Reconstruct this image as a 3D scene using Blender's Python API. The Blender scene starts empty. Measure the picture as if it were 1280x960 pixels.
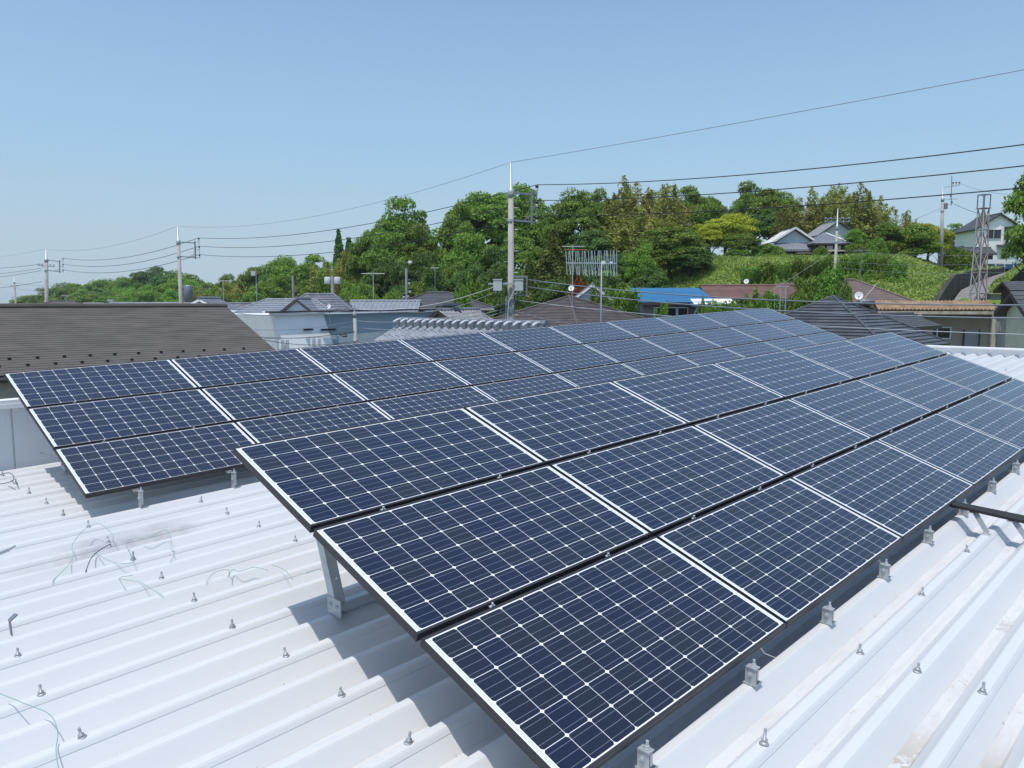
import bpy, math, random
import numpy as np
from mathutils import Vector, Matrix

# ------------------------------------------------------------------ scene
S = bpy.context.scene
COL = S.collection
CAM = Vector((-1.768, -1.496, 9.066))
FW = Vector((.70600, .70019, -.10626)); RT = Vector((.70418, -.71002, 0.0)); DN = FW.cross(RT)
FPX = 951.65

cd = bpy.data.cameras.new('camera'); cam = bpy.data.objects.new('camera', cd); COL.objects.link(cam)
cd.sensor_width = 36.0; cd.lens = FPX/1280*36.0; cd.clip_start = 0.05; cd.clip_end = 20000
R = Matrix((RT, -DN, -FW)).transposed().to_4x4(); R.translation = CAM
cam.matrix_world = R
S.camera = cam

SUN = Vector((-.29, -.07, .95)).normalized()
w = bpy.data.worlds.new('World'); S.world = w; w.use_nodes = True
nt = w.node_tree; bg = nt.nodes['Background']
sky = nt.nodes.new('ShaderNodeTexSky'); sky.sky_type = 'NISHITA'; sky.sun_disc = False
sky.sun_elevation = math.asin(SUN.z); sky.sun_rotation = math.atan2(SUN.x, SUN.y)
sky.altitude = 50; sky.air_density = 1.5; sky.dust_density = 1.0; sky.ozone_density = 5.0
SKY = .15
wt = nt.nodes.new('ShaderNodeTexCoord'); wz = nt.nodes.new('ShaderNodeSeparateXYZ'); wr = nt.nodes.new('ShaderNodeMapRange'); wm = nt.nodes.new('ShaderNodeMix'); wm.data_type = 'RGBA'
nt.links.new(wt.outputs['Generated'], wz.inputs[0]); nt.links.new(wz.outputs[2], wr.inputs[0])
wr.inputs[1].default_value = .04; wr.inputs[2].default_value = .36; wr.inputs[3].default_value = .90; wr.inputs[4].default_value = .06
wc = nt.nodes.new('ShaderNodeValToRGB'); nt.links.new(wz.outputs[2], wc.inputs[0])      # pale at the horizon, clear blue above
wc.color_ramp.elements[0].position = .02; wc.color_ramp.elements[0].color = (.47, .60, .715, 1)
wc.color_ramp.elements[1].position = .19; wc.color_ramp.elements[1].color = (.325, .535, .79, 1)
wk = nt.nodes.new('ShaderNodeVectorMath'); wk.operation = 'SCALE'; wk.inputs['Scale'].default_value = 1/SKY
nt.links.new(wc.outputs[0], wk.inputs[0]); nt.links.new(wk.outputs[0], wm.inputs[7])
nt.links.new(wr.outputs[0], wm.inputs[0]); nt.links.new(sky.outputs[0], wm.inputs[6])     # hazy blue air towards the horizon
nt.links.new(wm.outputs[2], bg.inputs[0]); bg.inputs[1].default_value = SKY
sl = bpy.data.lights.new('sun', 'SUN'); so = bpy.data.objects.new('sun', sl); COL.objects.link(so)
sl.energy = 3.5; sl.angle = math.radians(.53); sl.color = (1, .96, .90)
so.rotation_euler = SUN.to_track_quat('Z', 'Y').to_euler(); so.location = (0, 0, 60)
S.view_settings.view_transform = 'Standard'; S.view_settings.look = 'None'
S.view_settings.exposure = 0.0; S.view_settings.gamma = 1.0
try: S.view_settings.use_curve_mapping = False
except Exception: pass

rng = np.random.default_rng(7); random.seed(7)

# ------------------------------------------------------------------ helpers
def at(px, py, d):
    """photo pixel + distance along the view axis -> a place in the world"""
    d = float(d); px = float(px); py = float(py); return CAM + d*(FW + RT*((px-640)/FPX) + DN*((py-480)/FPX))
def ray(px, py): px = float(px); return FW + RT*((px-640)/FPX) + DN*((py-480)/FPX)
def on_y(px, py, y): r = ray(px, py); return CAM + r*((y-CAM.y)/r.y)
def on_x(px, py, x): r = ray(px, py); return CAM + r*((x-CAM.x)/r.x)

def tag(o, label=None, cat=None, group=None, kind=None):
    if label: o['label'] = label
    if cat: o['category'] = cat
    if group: o['group'] = group
    if kind: o['kind'] = kind
    return o
def empty(name, loc=(0, 0, 0), rz=0.0, label=None, cat=None, group=None):
    o = bpy.data.objects.new(name, None); COL.objects.link(o); o.location = loc
    o.rotation_euler = (0, 0, rz); o.empty_display_size = .2
    return tag(o, label, cat, group)

class MB:
    def __init__(s): s.v = []; s.f = []; s.m = []
    def quad(s, *p, m=0):
        n = len(s.v); s.v += [tuple(q) for q in p]; s.f.append(tuple(range(n, n+len(p)))); s.m.append(m)
    def box(s, c, size, rot=None, m=0):
        c = Vector(c); h = Vector(size)/2; P = []
        for z in (-1, 1):
            for y in (-1, 1):
                for x in (-1, 1):
                    q = Vector((x*h.x, y*h.y, z*h.z))
                    if rot is not None: q = rot @ q
                    P.append(tuple(c+q))
        n = len(s.v); s.v += P
        for f in ((0, 2, 3, 1), (4, 5, 7, 6), (0, 1, 5, 4), (2, 6, 7, 3), (0, 4, 6, 2), (1, 3, 7, 5)):
            s.f.append(tuple(n+i for i in f)); s.m.append(m)
    def bar(s, p, q, w, h, m=0, up=(0, 0, 1)):
        p = Vector(p); q = Vector(q); d = q-p; L = d.length; x = d.normalized()
        u = Vector(up); y = u.cross(x)
        if y.length < 1e-4: y = Vector((0, 1, 0)).cross(x)
        y.normalize(); z = x.cross(y)
        s.box((p+q)/2, (L, w, h), Matrix((x, y, z)).transposed(), m)
    def tube(s, pts, r, n=6, m=0, cap=True):
        pts = [Vector(p) for p in pts]; k = len(pts)
        rr = r if isinstance(r, (list, tuple)) else [r]*k
        base = len(s.v); prev = None
        for i, p in enumerate(pts):
            d = (pts[min(i+1, k-1)]-pts[max(i-1, 0)]).normalized()
            a = prev - d*prev.dot(d) if prev is not None else d.orthogonal()
            if a.length < 1e-5: a = d.orthogonal()
            a.normalize(); prev = a; b = d.cross(a)
            for j in range(n):
                t = 2*math.pi*j/n; s.v.append(tuple(p+(a*math.cos(t)+b*math.sin(t))*rr[i]))
        for i in range(k-1):
            for j in range(n):
                q = base+i*n; s.f.append((q+j, q+(j+1) % n, q+n+(j+1) % n, q+n+j)); s.m.append(m)
        if cap:
            s.f.append(tuple(base+j for j in reversed(range(n)))); s.m.append(m)
            s.f.append(tuple(base+(k-1)*n+j for j in range(n))); s.m.append(m)
    def lathe(s, c, prof, n=12, axis=None, m=0):
        """prof: (radius, height) pairs along axis"""
        c = Vector(c); z = Vector(axis or (0, 0, 1)).normalized(); a = z.orthogonal().normalized(); b = z.cross(a)
        base = len(s.v)
        for r, h in prof:
            for j in range(n):
                t = 2*math.pi*j/n; s.v.append(tuple(c+z*h+(a*math.cos(t)+b*math.sin(t))*r))
        for i in range(len(prof)-1):
            for j in range(n):
                q = base+i*n; s.f.append((q+j, q+(j+1) % n, q+n+(j+1) % n, q+n+j)); s.m.append(m)
        s.f.append(tuple(base+j for j in reversed(range(n)))); s.m.append(m)
        s.f.append(tuple(base+(len(prof)-1)*n+j for j in range(n))); s.m.append(m)
    def slab(s, poly, th, m=0, down=(0, 0, -1)):
        d = Vector(down)*th; P = [Vector(p) for p in poly]; k = len(P); n = len(s.v)
        s.v += [tuple(p) for p in P]+[tuple(p+d) for p in P]
        s.f.append(tuple(range(n, n+k))); s.m.append(m)
        s.f.append(tuple(range(n+2*k-1, n+k-1, -1))); s.m.append(m)
        for i in range(k):
            j = (i+1) % k; s.f.append((n+i, n+k+i, n+k+j, n+j)); s.m.append(m)
    def courses(s, A, B, Cc, D, n, step, m=0):
        """stepped roof covering: A-B the eave, D-C the top edge"""
        A, B, Cc, D = map(Vector, (A, B, Cc, D)); nn = (B-A).cross(D-A)
        if nn.length < 1e-6: nn = (B-A).cross(Cc-A)
        nn.normalize()
        if nn.z < 0: nn = -nn
        for i in range(n):
            a, b = i/n, (i+1)/n
            l0 = A.lerp(D, a); r0 = B.lerp(Cc, a); l1 = A.lerp(D, b); r1 = B.lerp(Cc, b)
            up = nn*step
            s.quad(l0+up, r0+up, r1+nn*.004, l1+nn*.004, m=m)
            s.quad(l0, r0, r0+up, l0+up, m=m)
    def tiles(s, A, B, Cc, D, nc, nr, amp, step, m=0):
        """pan tiles: rounded columns running down the slope, stepped rows"""
        A, B, Cc, D = map(Vector, (A, B, Cc, D)); nn = (B-A).cross(D-A).normalized()
        if nn.z < 0: nn = -nn
        prof = [(0, 0), (.14, .75), (.27, 1), (.40, .75), (.54, 0), (.77, -.12)]
        us = []
        for c in range(nc):
            for x, h in prof: us.append(((c+x)/nc, h*amp))
        us.append((1, 0))
        for r in range(nr):
            a, b = r/nr, (r+1)/nr
            base = len(s.v)
            for t, e in ((a, 0), (a, step), (b, .003)):
                for u, h in us:
                    p = A.lerp(D, t).lerp(B.lerp(Cc, t), u); s.v.append(tuple(p+nn*((h+e) if e else -0.01)))
            k = len(us)
            for q in (0, 1):
                for i in range(k-1):
                    s.f.append((base+q*k+i, base+q*k+i+1, base+(q+1)*k+i+1, base+(q+1)*k+i)); s.m.append(m)
    def build(s, name, mats, parent=None, smooth=False, loc=None):
        me = bpy.data.meshes.new(name); me.from_pydata(s.v, [], s.f)
        for mt in (mats if isinstance(mats, (list, tuple)) else [mats]): me.materials.append(mt)
        if any(s.m): me.polygons.foreach_set('material_index', s.m)
        if smooth: me.polygons.foreach_set('use_smooth', [True]*len(s.f))
        me.update()
        o = bpy.data.objects.new(name, me); COL.objects.link(o)
        if parent is not None: o.parent = parent
        if loc is not None: o.location = loc
        return o
def copy_tree(o, parent=None):
    c = o.copy(); COL.objects.link(c)
    if parent is not None: c.parent = parent
    for ch in list(o.children): copy_tree(ch, c)
    return c

# ------------------------------------------------------------------ materials
class N:
    """small wrapper for writing node maths"""
    def __init__(s, mat): s.t = mat.node_tree
    def new(s, ty, **kw):
        n = s.t.nodes.new(ty)
        for k, v in kw.items(): setattr(n, k, v)
        return n
    def link(s, a, b): s.t.links.new(a, b)
    def m(s, op, a, b=None, c=None):
        n = s.new('ShaderNodeMath', operation=op)
        for i, x in enumerate((a, b, c)):
            if x is None: continue
            if isinstance(x, (int, float)): n.inputs[i].default_value = x
            else: s.link(x, n.inputs[i])
        return n.outputs[0]
    def mix(s, f, a, b):
        n = s.new('ShaderNodeMix', data_type='RGBA')
        for i, x in ((0, f), (6, a), (7, b)):
            if isinstance(x, (int, float)): n.inputs[i].default_value = x
            elif isinstance(x, tuple): n.inputs[i].default_value = (*x, 1) if len(x) == 3 else x
            else: s.link(x, n.inputs[i])
        return n.outputs[2]
    def noise(s, vec, scale, detail=3, rough=.55):
        n = s.new('ShaderNodeTexNoise'); n.inputs['Scale'].default_value = scale
        n.inputs['Detail'].default_value = detail; n.inputs['Roughness'].default_value = rough
        if vec is not None: s.link(vec, n.inputs['Vector'])
        return n.outputs[0]
    def ramp(s, x, lo, hi):
        n = s.new('ShaderNodeMapRange'); n.inputs[1].default_value = lo; n.inputs[2].default_value = hi
        s.link(x, n.inputs[0]); return n.outputs[0]
    def mapping(s, vec, scale):
        n = s.new('ShaderNodeMapping'); n.inputs['Scale'].default_value = scale; s.link(vec, n.inputs[0]); return n.outputs[0]

def mat(name, col, rough=.6, metal=0.0, var=.18, scale=3.0, col2=None, stretch=None, bump=0.0, bscale=None, coat=0.0, spec=.5):
    m = bpy.data.materials.new(name); m.use_nodes = True
    n = N(m); b = m.node_tree.nodes['Principled BSDF']
    b.inputs['Roughness'].default_value = rough; b.inputs['Metallic'].default_value = metal
    b.inputs['Coat Weight'].default_value = coat; b.inputs['Specular IOR Level'].default_value = spec
    tc = n.new('ShaderNodeTexCoord').outputs['Object']
    v = n.mapping(tc, stretch) if stretch else tc
    f = n.noise(v, scale, 4)
    f = n.ramp(f, .3, .7)
    c2 = col2 or tuple(min(1, x*(1+var)) for x in col); c1 = col if col2 else tuple(x*(1-var) for x in col)
    n.link(n.mix(f, c1, c2), b.inputs['Base Color'])
    if bump:
        bn = n.new('ShaderNodeBump'); bn.inputs['Strength'].default_value = bump; bn.inputs['Distance'].default_value = .02
        n.link(n.noise(v, bscale or scale*8, 3), bn.inputs['Height']); n.link(bn.outputs[0], b.inputs['Normal'])
    return m

M = {}
M['slate'] = mat('weathered slate', (.072, .066, .060), .75, col2=(.118, .104, .092), scale=1.2, stretch=(1, 3, 3), bump=.2)
M['tile_gray'] = mat('gray roof tile', (.17, .18, .20), .45, var=.25, scale=4)
M['tile_silver'] = mat('silver roof tile', (.26, .28, .31), .32, var=.18, scale=5)
M['tile_brown'] = mat('brown roof tile', (.075, .060, .056), .55, col2=(.125, .10, .092), scale=2)
M['tile_red'] = mat('red brown roof tile', (.14, .075, .06), .65, col2=(.22, .12, .10), scale=1.5)
M['tile_mauve'] = mat('mauve roof tile', (.15, .11, .10), .7, var=.2, scale=2)
M['roof_dark'] = mat('dark slate roof', (.05, .055, .065), .45, col2=(.095, .10, .11), scale=1.5)
M['roof_charcoal'] = mat('charcoal roof', (.07, .075, .08), .6, var=.2, scale=2)
M['blue_metal'] = mat('blue roof metal', (.010, .125, .27), .35, var=.15, scale=3)
M['white_metal'] = mat('white roof metal', (.80, .80, .79), .45, var=.04)
M['wall_white'] = mat('white wall', (.90, .90, .88), .7, var=.05, scale=.8)
M['wall_bluegray'] = mat('blue gray wall', (.30, .37, .40), .6, var=.10, scale=.7)
M['wall_paleblue'] = mat('pale blue wall', (.50, .56, .60), .7, var=.08)
M['wall_gray'] = mat('gray wall', (.32, .33, .34), .75, var=.12)
M['wall_mauve'] = mat('mauve gray wall', (.24, .21, .21), .8, var=.12)
M['wall_tan'] = mat('tan plaster wall', (.33, .28, .21), .85, col2=(.42, .37, .29), scale=1.2)
M['wall_cream'] = mat('cream wall', (.68, .65, .44), .7, var=.06)
M['wall_beige'] = mat('beige wall', (.50, .47, .40), .8, var=.10)
M['wood_dark'] = mat('dark timber', (.05, .038, .03), .7, var=.25)
M['wood_brown'] = mat('brown timber', (.16, .095, .05), .7, var=.25)
M['fascia_dark'] = mat('dark fascia', (.06, .045, .045), .5)
M['rust'] = mat('rusty corrugated sheet', (.19, .11, .055), .8, col2=(.36, .25, .15), scale=2.5, stretch=(1, 1, .4))
M['beam'] = mat('weathered white beam', (.55, .50, .40), .7, col2=(.33, .27, .18), scale=4)
M['concrete'] = mat('concrete', (.33, .32, .30), .85, var=.18, scale=2, bump=.1)
M['concrete_dark'] = mat('stained concrete', (.022, .020, .018), .9, col2=(.075, .066, .056), scale=.8, stretch=(1, 1, .25))
M['pole'] = mat('pole concrete', (.36, .35, .33), .8, var=.12, scale=1.5)
M['galv'] = mat('galvanised steel', (.46, .49, .50), .45, metal=.35, var=.12, scale=18)
M['steel_gray'] = mat('gray painted steel', (.22, .25, .28), .45, metal=.3, var=.1)
M['rust_steel'] = mat('rusted lattice steel', (.25, .18, .16), .7, col2=(.45, .40, .38), scale=2)
M['alu'] = mat('aluminium', (.68, .70, .72), .35, metal=.7, var=.05)
M['black'] = mat('black cable', (.018, .018, .02), .5, var=.1)
M['black_frame'] = mat('black anodised frame', (.030, .030, .034), .5, metal=0.0, spec=.4, var=.08)
M['insul_white'] = mat('white porcelain', (.78, .78, .76), .2, var=.03)
M['insul_dark'] = mat('dark insulator', (.03, .03, .04), .3, var=.05)
M['box_light'] = mat('light gray box', (.52, .54, .54), .5, var=.06)
M['bolt'] = mat('zinc bolt', (.36, .37, .39), .5, metal=.35, var=.1, scale=30)
M['dish'] = mat('white dish', (.80, .80, .80), .4, var=.03)
M['frame_alu'] = mat('window frame', (.62, .64, .65), .4, metal=.3, var=.05)
M['frame_brown'] = mat('brown window frame', (.08, .05, .04), .5)
M['asphalt'] = mat('asphalt', (.20, .195, .185), .9, var=.2, scale=2)
M['bark'] = mat('bark', (.07, .052, .04), .9, var=.3, scale=4)
M['green_wire'] = mat('green wire', (.20, .40, .30), .5, var=.05)
M['red_paint'] = mat('red paint', (.35, .08, .06), .6)
M['tarp_blue'] = mat('blue car paint', (.03, .08, .22), .3)
M['curtain'] = mat('curtain', (.5, .5, .48), .9)
M['tyre'] = mat('tyre rubber', (.02, .02, .02), .8)
M['wall_corr'] = mat('white parapet sheet', (.70, .74, .77), .5, var=.05)

def glass_mat():
    m = mat('window glass', (.03, .036, .042), .06, var=.3, scale=.7)
    return m
M['glass'] = glass_mat()

def cell_mat():
    m = bpy.data.materials.new('photovoltaic cells'); m.use_nodes = True
    n = N(m); b = m.node_tree.nodes['Principled BSDF']
    tc = n.new('ShaderNodeTexCoord'); sx = n.new('ShaderNodeSeparateXYZ'); n.link(tc.outputs['Object'], sx.inputs[0])
    x, y = sx.outputs[0], sx.outputs[1]
    PX, PY = .1270, .1247
    u = n.m('DIVIDE', n.m('ADD', x, 6*PX), PX); v = n.m('DIVIDE', n.m('ADD', y, 3*PY), PY)
    fu, fv = n.m('FRACT', u), n.m('FRACT', v)
    ax = n.m('MULTIPLY', n.m('ABSOLUTE', n.m('SUBTRACT', fu, .5)), PX)
    ay = n.m('MULTIPLY', n.m('ABSOLUTE', n.m('SUBTRACT', fv, .5)), PY)
    cell = n.m('MULTIPLY', n.m('LESS_THAN', ax, .06235), n.m('LESS_THAN', ay, .0612))
    cell = n.m('MULTIPLY', cell, n.m('LESS_THAN', n.m('ADD', ax, ay), .1152))
    cell = n.m('MULTIPLY', cell, n.m('LESS_THAN', n.m('ABSOLUTE', x), 6*PX-.0005))
    cell = n.m('MULTIPLY', cell, n.m('LESS_THAN', n.m('ABSOLUTE', y), 3*PY-.0005))
    # thin silver busbars along the long side
    b1 = n.m('LESS_THAN', ay, .0007)
    b2 = n.m('LESS_THAN', n.m('ABSOLUTE', n.m('SUBTRACT', ay, .040)), .0006)
    bus = n.m('MAXIMUM', b1, b2)
    # every cell its own shade
    cmb = n.new('ShaderNodeCombineXYZ'); oi = n.new('ShaderNodeObjectInfo')
    n.link(n.m('FLOOR', u), cmb.inputs[0]); n.link(n.m('FLOOR', v), cmb.inputs[1])
    n.link(n.m('MULTIPLY', oi.outputs['Random'], 91.0), cmb.inputs[2])
    wn = n.new('ShaderNodeTexWhiteNoise'); n.link(cmb.outputs[0], wn.inputs['Vector'])
    wv = n.m('POWER', wn.outputs['Value'], 1.3)
    cc = n.mix(wv, (.008, .012, .040), (.013, .017, .027))
    cc = n.mix(n.m('MULTIPLY', oi.outputs['Random'], .35), cc, (.015, .019, .030))
    cc = n.mix(n.m('MULTIPLY', n.ramp(n.noise(tc.outputs['Object'], 2.3, 4), .35, .8), .22), cc, (.030, .032, .036))
    cc = n.mix(bus, cc, (.22, .25, .30))
    # ribbons on the white margin of the short ends
    axx = n.m('ABSOLUTE', x)
    r1 = n.m('LESS_THAN', n.m('ABSOLUTE', n.m('SUBTRACT', axx, .7685)), .0016)
    r2 = n.m('LESS_THAN', n.m('ABSOLUTE', n.m('SUBTRACT', axx, .7745)), .0016)
    white = n.mix(n.m('MAXIMUM', r1, r2), (.80, .82, .84), (.40, .47, .54))
    n.link(n.mix(cell, white, cc), b.inputs['Base Color'])
    b.inputs['Roughness'].default_value = .35
    b.inputs['Specular IOR Level'].default_value = .2
    b.inputs['Coat Weight'].default_value = .85; n.link(n.m('ADD', .03, n.m('MULTIPLY', n.noise(tc.outputs['Object'], 3.1, 4), .09)), b.inputs['Coat Roughness']); b.inputs['Coat IOR'].default_value = 1.40
    return m
M['cells'] = cell_mat()
M['backsheet'] = mat('white backsheet', (.75, .75, .75), .6, var=.03)

def roof_mat():
    m = bpy.data.materials.new('white painted folded plate'); m.use_nodes = True
    n = N(m); b = m.node_tree.nodes['Principled BSDF']
    tc = n.new('ShaderNodeTexCoord').outputs['Object']
    sx = n.new('ShaderNodeSeparateXYZ'); n.link(tc, sx.inputs[0]); x, y, z = sx.outputs
    big = n.ramp(n.noise(tc, .8, 5), .35, .75)
    c = n.mix(big, (.605, .615, .62), (.575, .585, .585))
    blot = n.ramp(n.noise(tc, 7, 6, .65), .62, .80)
    c = n.mix(n.m('MULTIPLY', blot, .22), c, (.43, .42, .39))
    streak = n.ramp(n.noise(n.mapping(tc, (.6, 14, 14)), 2.2, 4), .60, .78)
    c = n.mix(n.m('MULTIPLY', streak, .16), c, (.43, .43, .42))
    def band(val, c0, hw):   # 1 inside |val-c0|<hw, soft edges
        return n.m('SUBTRACT', 1.0, n.m('SMOOTH_MIN', n.m('DIVIDE', n.m('ABSOLUTE', n.m('SUBTRACT', val, c0)), hw), 1.0, .2))
    # dirt lying in the gutters of the ribs on the right
    dn = n.noise(tc, 26, 5, .7); dn2 = n.noise(n.mapping(tc, (1, .2, .2)), 3.0, 3)
    for yy, x0, hx, th in ((-.632, 1.0, .62, .40), (-.882, 1.1, .60, .37), (-.632, 2.3, .9, .53), (-.382, 1.4, 1.6, .57), (-.882, 2.4, .7, .55), (-.132, 2.0, 2.0, .64)):
        k = n.m('MULTIPLY', n.m('LESS_THAN', n.m('ABSOLUTE', n.m('SUBTRACT', y, yy)), .036 if th < .5 else .03), band(x, x0, hx))
        k = n.m('MULTIPLY', k, n.ramp(n.m('ADD', n.m('MULTIPLY', dn, .6), n.m('MULTIPLY', dn2, .4)), th, th+.06))
        c = n.mix(n.m('MULTIPLY', k, .85), c, n.mix(dn, (.20, .14, .07), (.36, .29, .17)))
    # a little dust along every gutter and a few long run-off marks
    gy = n.m('ABSOLUTE', n.m('SUBTRACT', n.m('FRACT', n.m('DIVIDE', y, .25)), .5))
    k = n.m('MULTIPLY', n.m('LESS_THAN', gy, .125), n.ramp(n.noise(n.mapping(tc, (.8, 5, 5)), 5, 5, .7), .42, .72))
    c = n.mix(n.m('MULTIPLY', k, .42), c, (.42, .39, .33))
    spk = n.m('MULTIPLY', n.m('LESS_THAN', n.m('ABSOLUTE', n.m('SUBTRACT', gy, .13)), .022), n.ramp(n.noise(n.mapping(tc, (1, .4, .4)), 42, 2, .6), .70, .73))
    c = n.mix(n.m('MULTIPLY', spk, .7), c, (.20, .16, .11))
    # worn scuffs and one rust spot on the left
    for x0, hx, y0, hy, cc, a in ((-.08, .30, 4.27, .24, (.34, .335, .37), .7), (.33, .28, 4.30, .22, (.36, .355, .36), .6), (-.385, .055, 4.30, .09, (.45, .28, .10), .9), (-.42, .30, 4.10, .14, (.40, .37, .35), .5)):
        k = n.m('MULTIPLY', band(x, x0, hx), band(y, y0, hy))
        k = n.m('MINIMUM', n.m('MULTIPLY', k, 2.6), 1.0)
        k = n.m('MULTIPLY', k, n.ramp(n.noise(tc, 6, 4), .30, .58))
        c = n.mix(n.m('MULTIPLY', k, a), c, cc)
    n.link(c, b.inputs['Base Color'])
    b.inputs['Roughness'].default_value = .42; b.inputs['Specular IOR Level'].default_value = .35
    bn = n.new('ShaderNodeBump'); bn.inputs['Strength'].default_value = .10; bn.inputs['Distance'].default_value = .02
    n.link(n.noise(n.mapping(tc, (.5, 3, 3)), 2.5, 3), bn.inputs['Height']); n.link(bn.outputs[0], b.inputs['Normal'])
    return m
M['roof'] = roof_mat()

def leaf_mat(name, dark, light, third=None, trans=.30, scale=.5):
    m = bpy.data.materials.new(name); m.use_nodes = True
    n = N(m); t = m.node_tree; b = t.nodes['Principled BSDF']; out = t.nodes['Material Output']
    tc = n.new('ShaderNodeTexCoord').outputs['Object']; oi = n.new('ShaderNodeObjectInfo')
    f = n.ramp(n.noise(tc, scale, 3), .32, .68); g = n.ramp(n.noise(tc, scale*9, 2), .25, .75)
    c = n.mix(f, dark, light); c = n.mix(n.m('MULTIPLY', g, .45), c, third or light)
    hs = n.new('ShaderNodeHueSaturation'); n.link(c, hs.inputs['Color'])
    hs.inputs['Saturation'].default_value = .96
    n.link(n.m('ADD', .487, n.m('MULTIPLY', oi.outputs['Random'], .03)), hs.inputs['Hue'])
    n.link(n.m('ADD', .78, n.m('MULTIPLY', oi.outputs['Random'], .45)), hs.inputs['Value'])
    n.link(hs.outputs[0], b.inputs['Base Color']); b.inputs['Roughness'].default_value = .55; b.inputs['Specular IOR Level'].default_value = .25
    tr = n.new('ShaderNodeBsdfTranslucent'); n.link(hs.outputs[0], tr.inputs[0])
    mx = n.new('ShaderNodeMixShader'); mx.inputs[0].default_value = trans
    n.link(b.outputs[0], mx.inputs[1]); n.link(tr.outputs[0], mx.inputs[2]); n.link(mx.outputs[0], out.inputs[0])
    return m
M['leaf_oak'] = leaf_mat('oak leaves', (.10, .180, .018), (.215, .335, .036))
M['leaf_bright'] = leaf_mat('young leaves', (.12, .25, .020), (.22, .40, .035))
M['leaf_dark'] = leaf_mat('evergreen leaves', (.060, .125, .022), (.13, .24, .04))
M['leaf_yellow'] = leaf_mat('yellow green leaves', (.27, .36, .015), (.52, .58, .03))
M['leaf_bamboo'] = leaf_mat('bamboo leaves', (.19, .225, .036), (.37, .36, .07))
M['leaf_olive'] = leaf_mat('olive needles', (.085, .12, .02), (.17, .20, .035))
M['leaf_red'] = leaf_mat('red leaves', (.16, .022, .012), (.30, .05, .02))
M['leaf_hedge'] = leaf_mat('hedge leaves', (.09, .17, .016), (.21, .32, .035))
M['leaf_grass'] = leaf_mat('bank grass', (.18, .28, .035), (.32, .41, .08), third=(.36, .38, .13), scale=.25)

def ground_mat():
    m = bpy.data.materials.new('ground'); m.use_nodes = True
    n = N(m); b = m.node_tree.nodes['Principled BSDF']
    tc = n.new('ShaderNodeTexCoord').outputs['Object']
    sx = n.new('ShaderNodeSeparateXYZ'); n.link(tc, sx.inputs[0])
    g = n.mix(n.ramp(n.noise(tc, .25, 5), .3, .7), (.10, .18, .025), (.22, .28, .06))
    g = n.mix(n.ramp(n.noise(tc, 1.6, 4), .45, .75), g, (.10, .17, .025))
    u = n.mix(n.ramp(n.noise(tc, .05, 4), .4, .6), (.16, .155, .145), (.10, .13, .05))
    n.link(n.mix(n.ramp(sx.outputs[2], 1.0, 3.0), u, g), b.inputs['Base Color'])
    b.inputs['Roughness'].default_value = .95; b.inputs['Specular IOR Level'].default_value = .1
    return m
M['ground'] = ground_mat()

# ------------------------------------------------------------------ terrain
COLS = [(-1500, [(0, 0), (9000, 0)]), (-200, [(0, 0), (360, 0), (500, 2), (9000, 0)]),
        (25, [(0, 0), (300, 0), (360, 1), (600, 0)]), (110, [(0, 0), (240, 0), (300, 2), (600, 2)]),
        (250, [(0, 0), (165, 0), (220, 2.5), (500, 3)]), (400, [(0, 0), (110, 0), (155, 3), (500, 4)]),
        (490, [(0, 0), (80, 0), (112, 5), (500, 6)]), (600, [(0, 0), (68, 0), (98, 8), (500, 9)]),
        (720, [(0, 0), (55, 0), (84, 10), (500, 12)]),
        (880, [(0, 0), (44, 0), (56, 5), (64, 8.2), (75, 13.2), (82, 13.8), (500, 16)]),
        (1130, [(0, 0), (40, 0), (54, 4.2), (61, 8.9), (73, 13.4), (82, 13.9), (130, 15.2), (600, 18)]),
        (1200, [(0, 0), (40, 0), (44.5, 1), (47.5, 9.0), (52, 9.45), (56, 9.75), (68, 10.9), (85, 12.3), (130, 14.2), (600, 17)]),
        (1255, [(0, 0), (40, 0), (44.5, 1), (47.5, 9.1), (52, 9.5), (58, 10.0), (68, 11.0), (85, 12.4), (130, 14.4), (600, 17)]),
        (1300, [(0, 0), (40, 0), (44.5, 1), (48, 9.4), (56, 11.6), (72, 13.2), (130, 15), (600, 17)]),
        (1600, [(0, 0), (40, 2), (60, 10), (80, 13), (130, 15), (600, 17)]),
        (3500, [(0, 0), (60, 0), (120, 8), (600, 10)]), (9000, [(0, 0), (9000, 0)])]
WALL = [(1143, 46), (1165, 50), (1195, 56), (1225, 68), (1256, 84)]     # retaining wall: photo column, distance
def wall_px(d):
    return float(np.interp(d, [q[1] for q in WALL], [q[0] for q in WALL]))
def ter_pd(px, d):
    hs = [float(np.interp(d, [a for a, _ in t], [b for _, b in t])) for _, t in COLS]
    ps = [p for p, _ in COLS]
    z = float(np.interp(px, ps, hs))
    if 44 < d < 88 and 1000 < px < 1300:
        wp = wall_px(d); fade = min(1, (d-44)/3)*min(1, (88-d)/4)
        # bank kept level up to the top of the wall, road below it
        if px < wp-5:
            zb = float(np.interp(wp, ps, hs)) + 1.45*fade*np.interp(d, (50, 62, 84), (1.0, .85, .35))
            z = max(z, zb*np.interp(wp-px, (0, 55), (1, 0)) + z*np.interp(wp-px, (0, 55), (0, 1)))
        elif px < wp+float(np.interp(d, (44, 50, 58, 68, 84), (76, 66, 33, 18, 5)))+3: z -= .35*fade
    return z
def to_pd(x, y):
    v = Vector((x-CAM.x, y-CAM.y, 0)); f = Vector((FW.x, FW.y, 0)).normalized()
    d = v.dot(f)/1.0057; l = v.dot(RT)
    if d < .5: return (9000 if l > 0 else -1500), v.length
    return 640+FPX*l/d, d
def ter(x, y):
    p, d = to_pd(x, y); return ter_pd(p, d)

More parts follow.
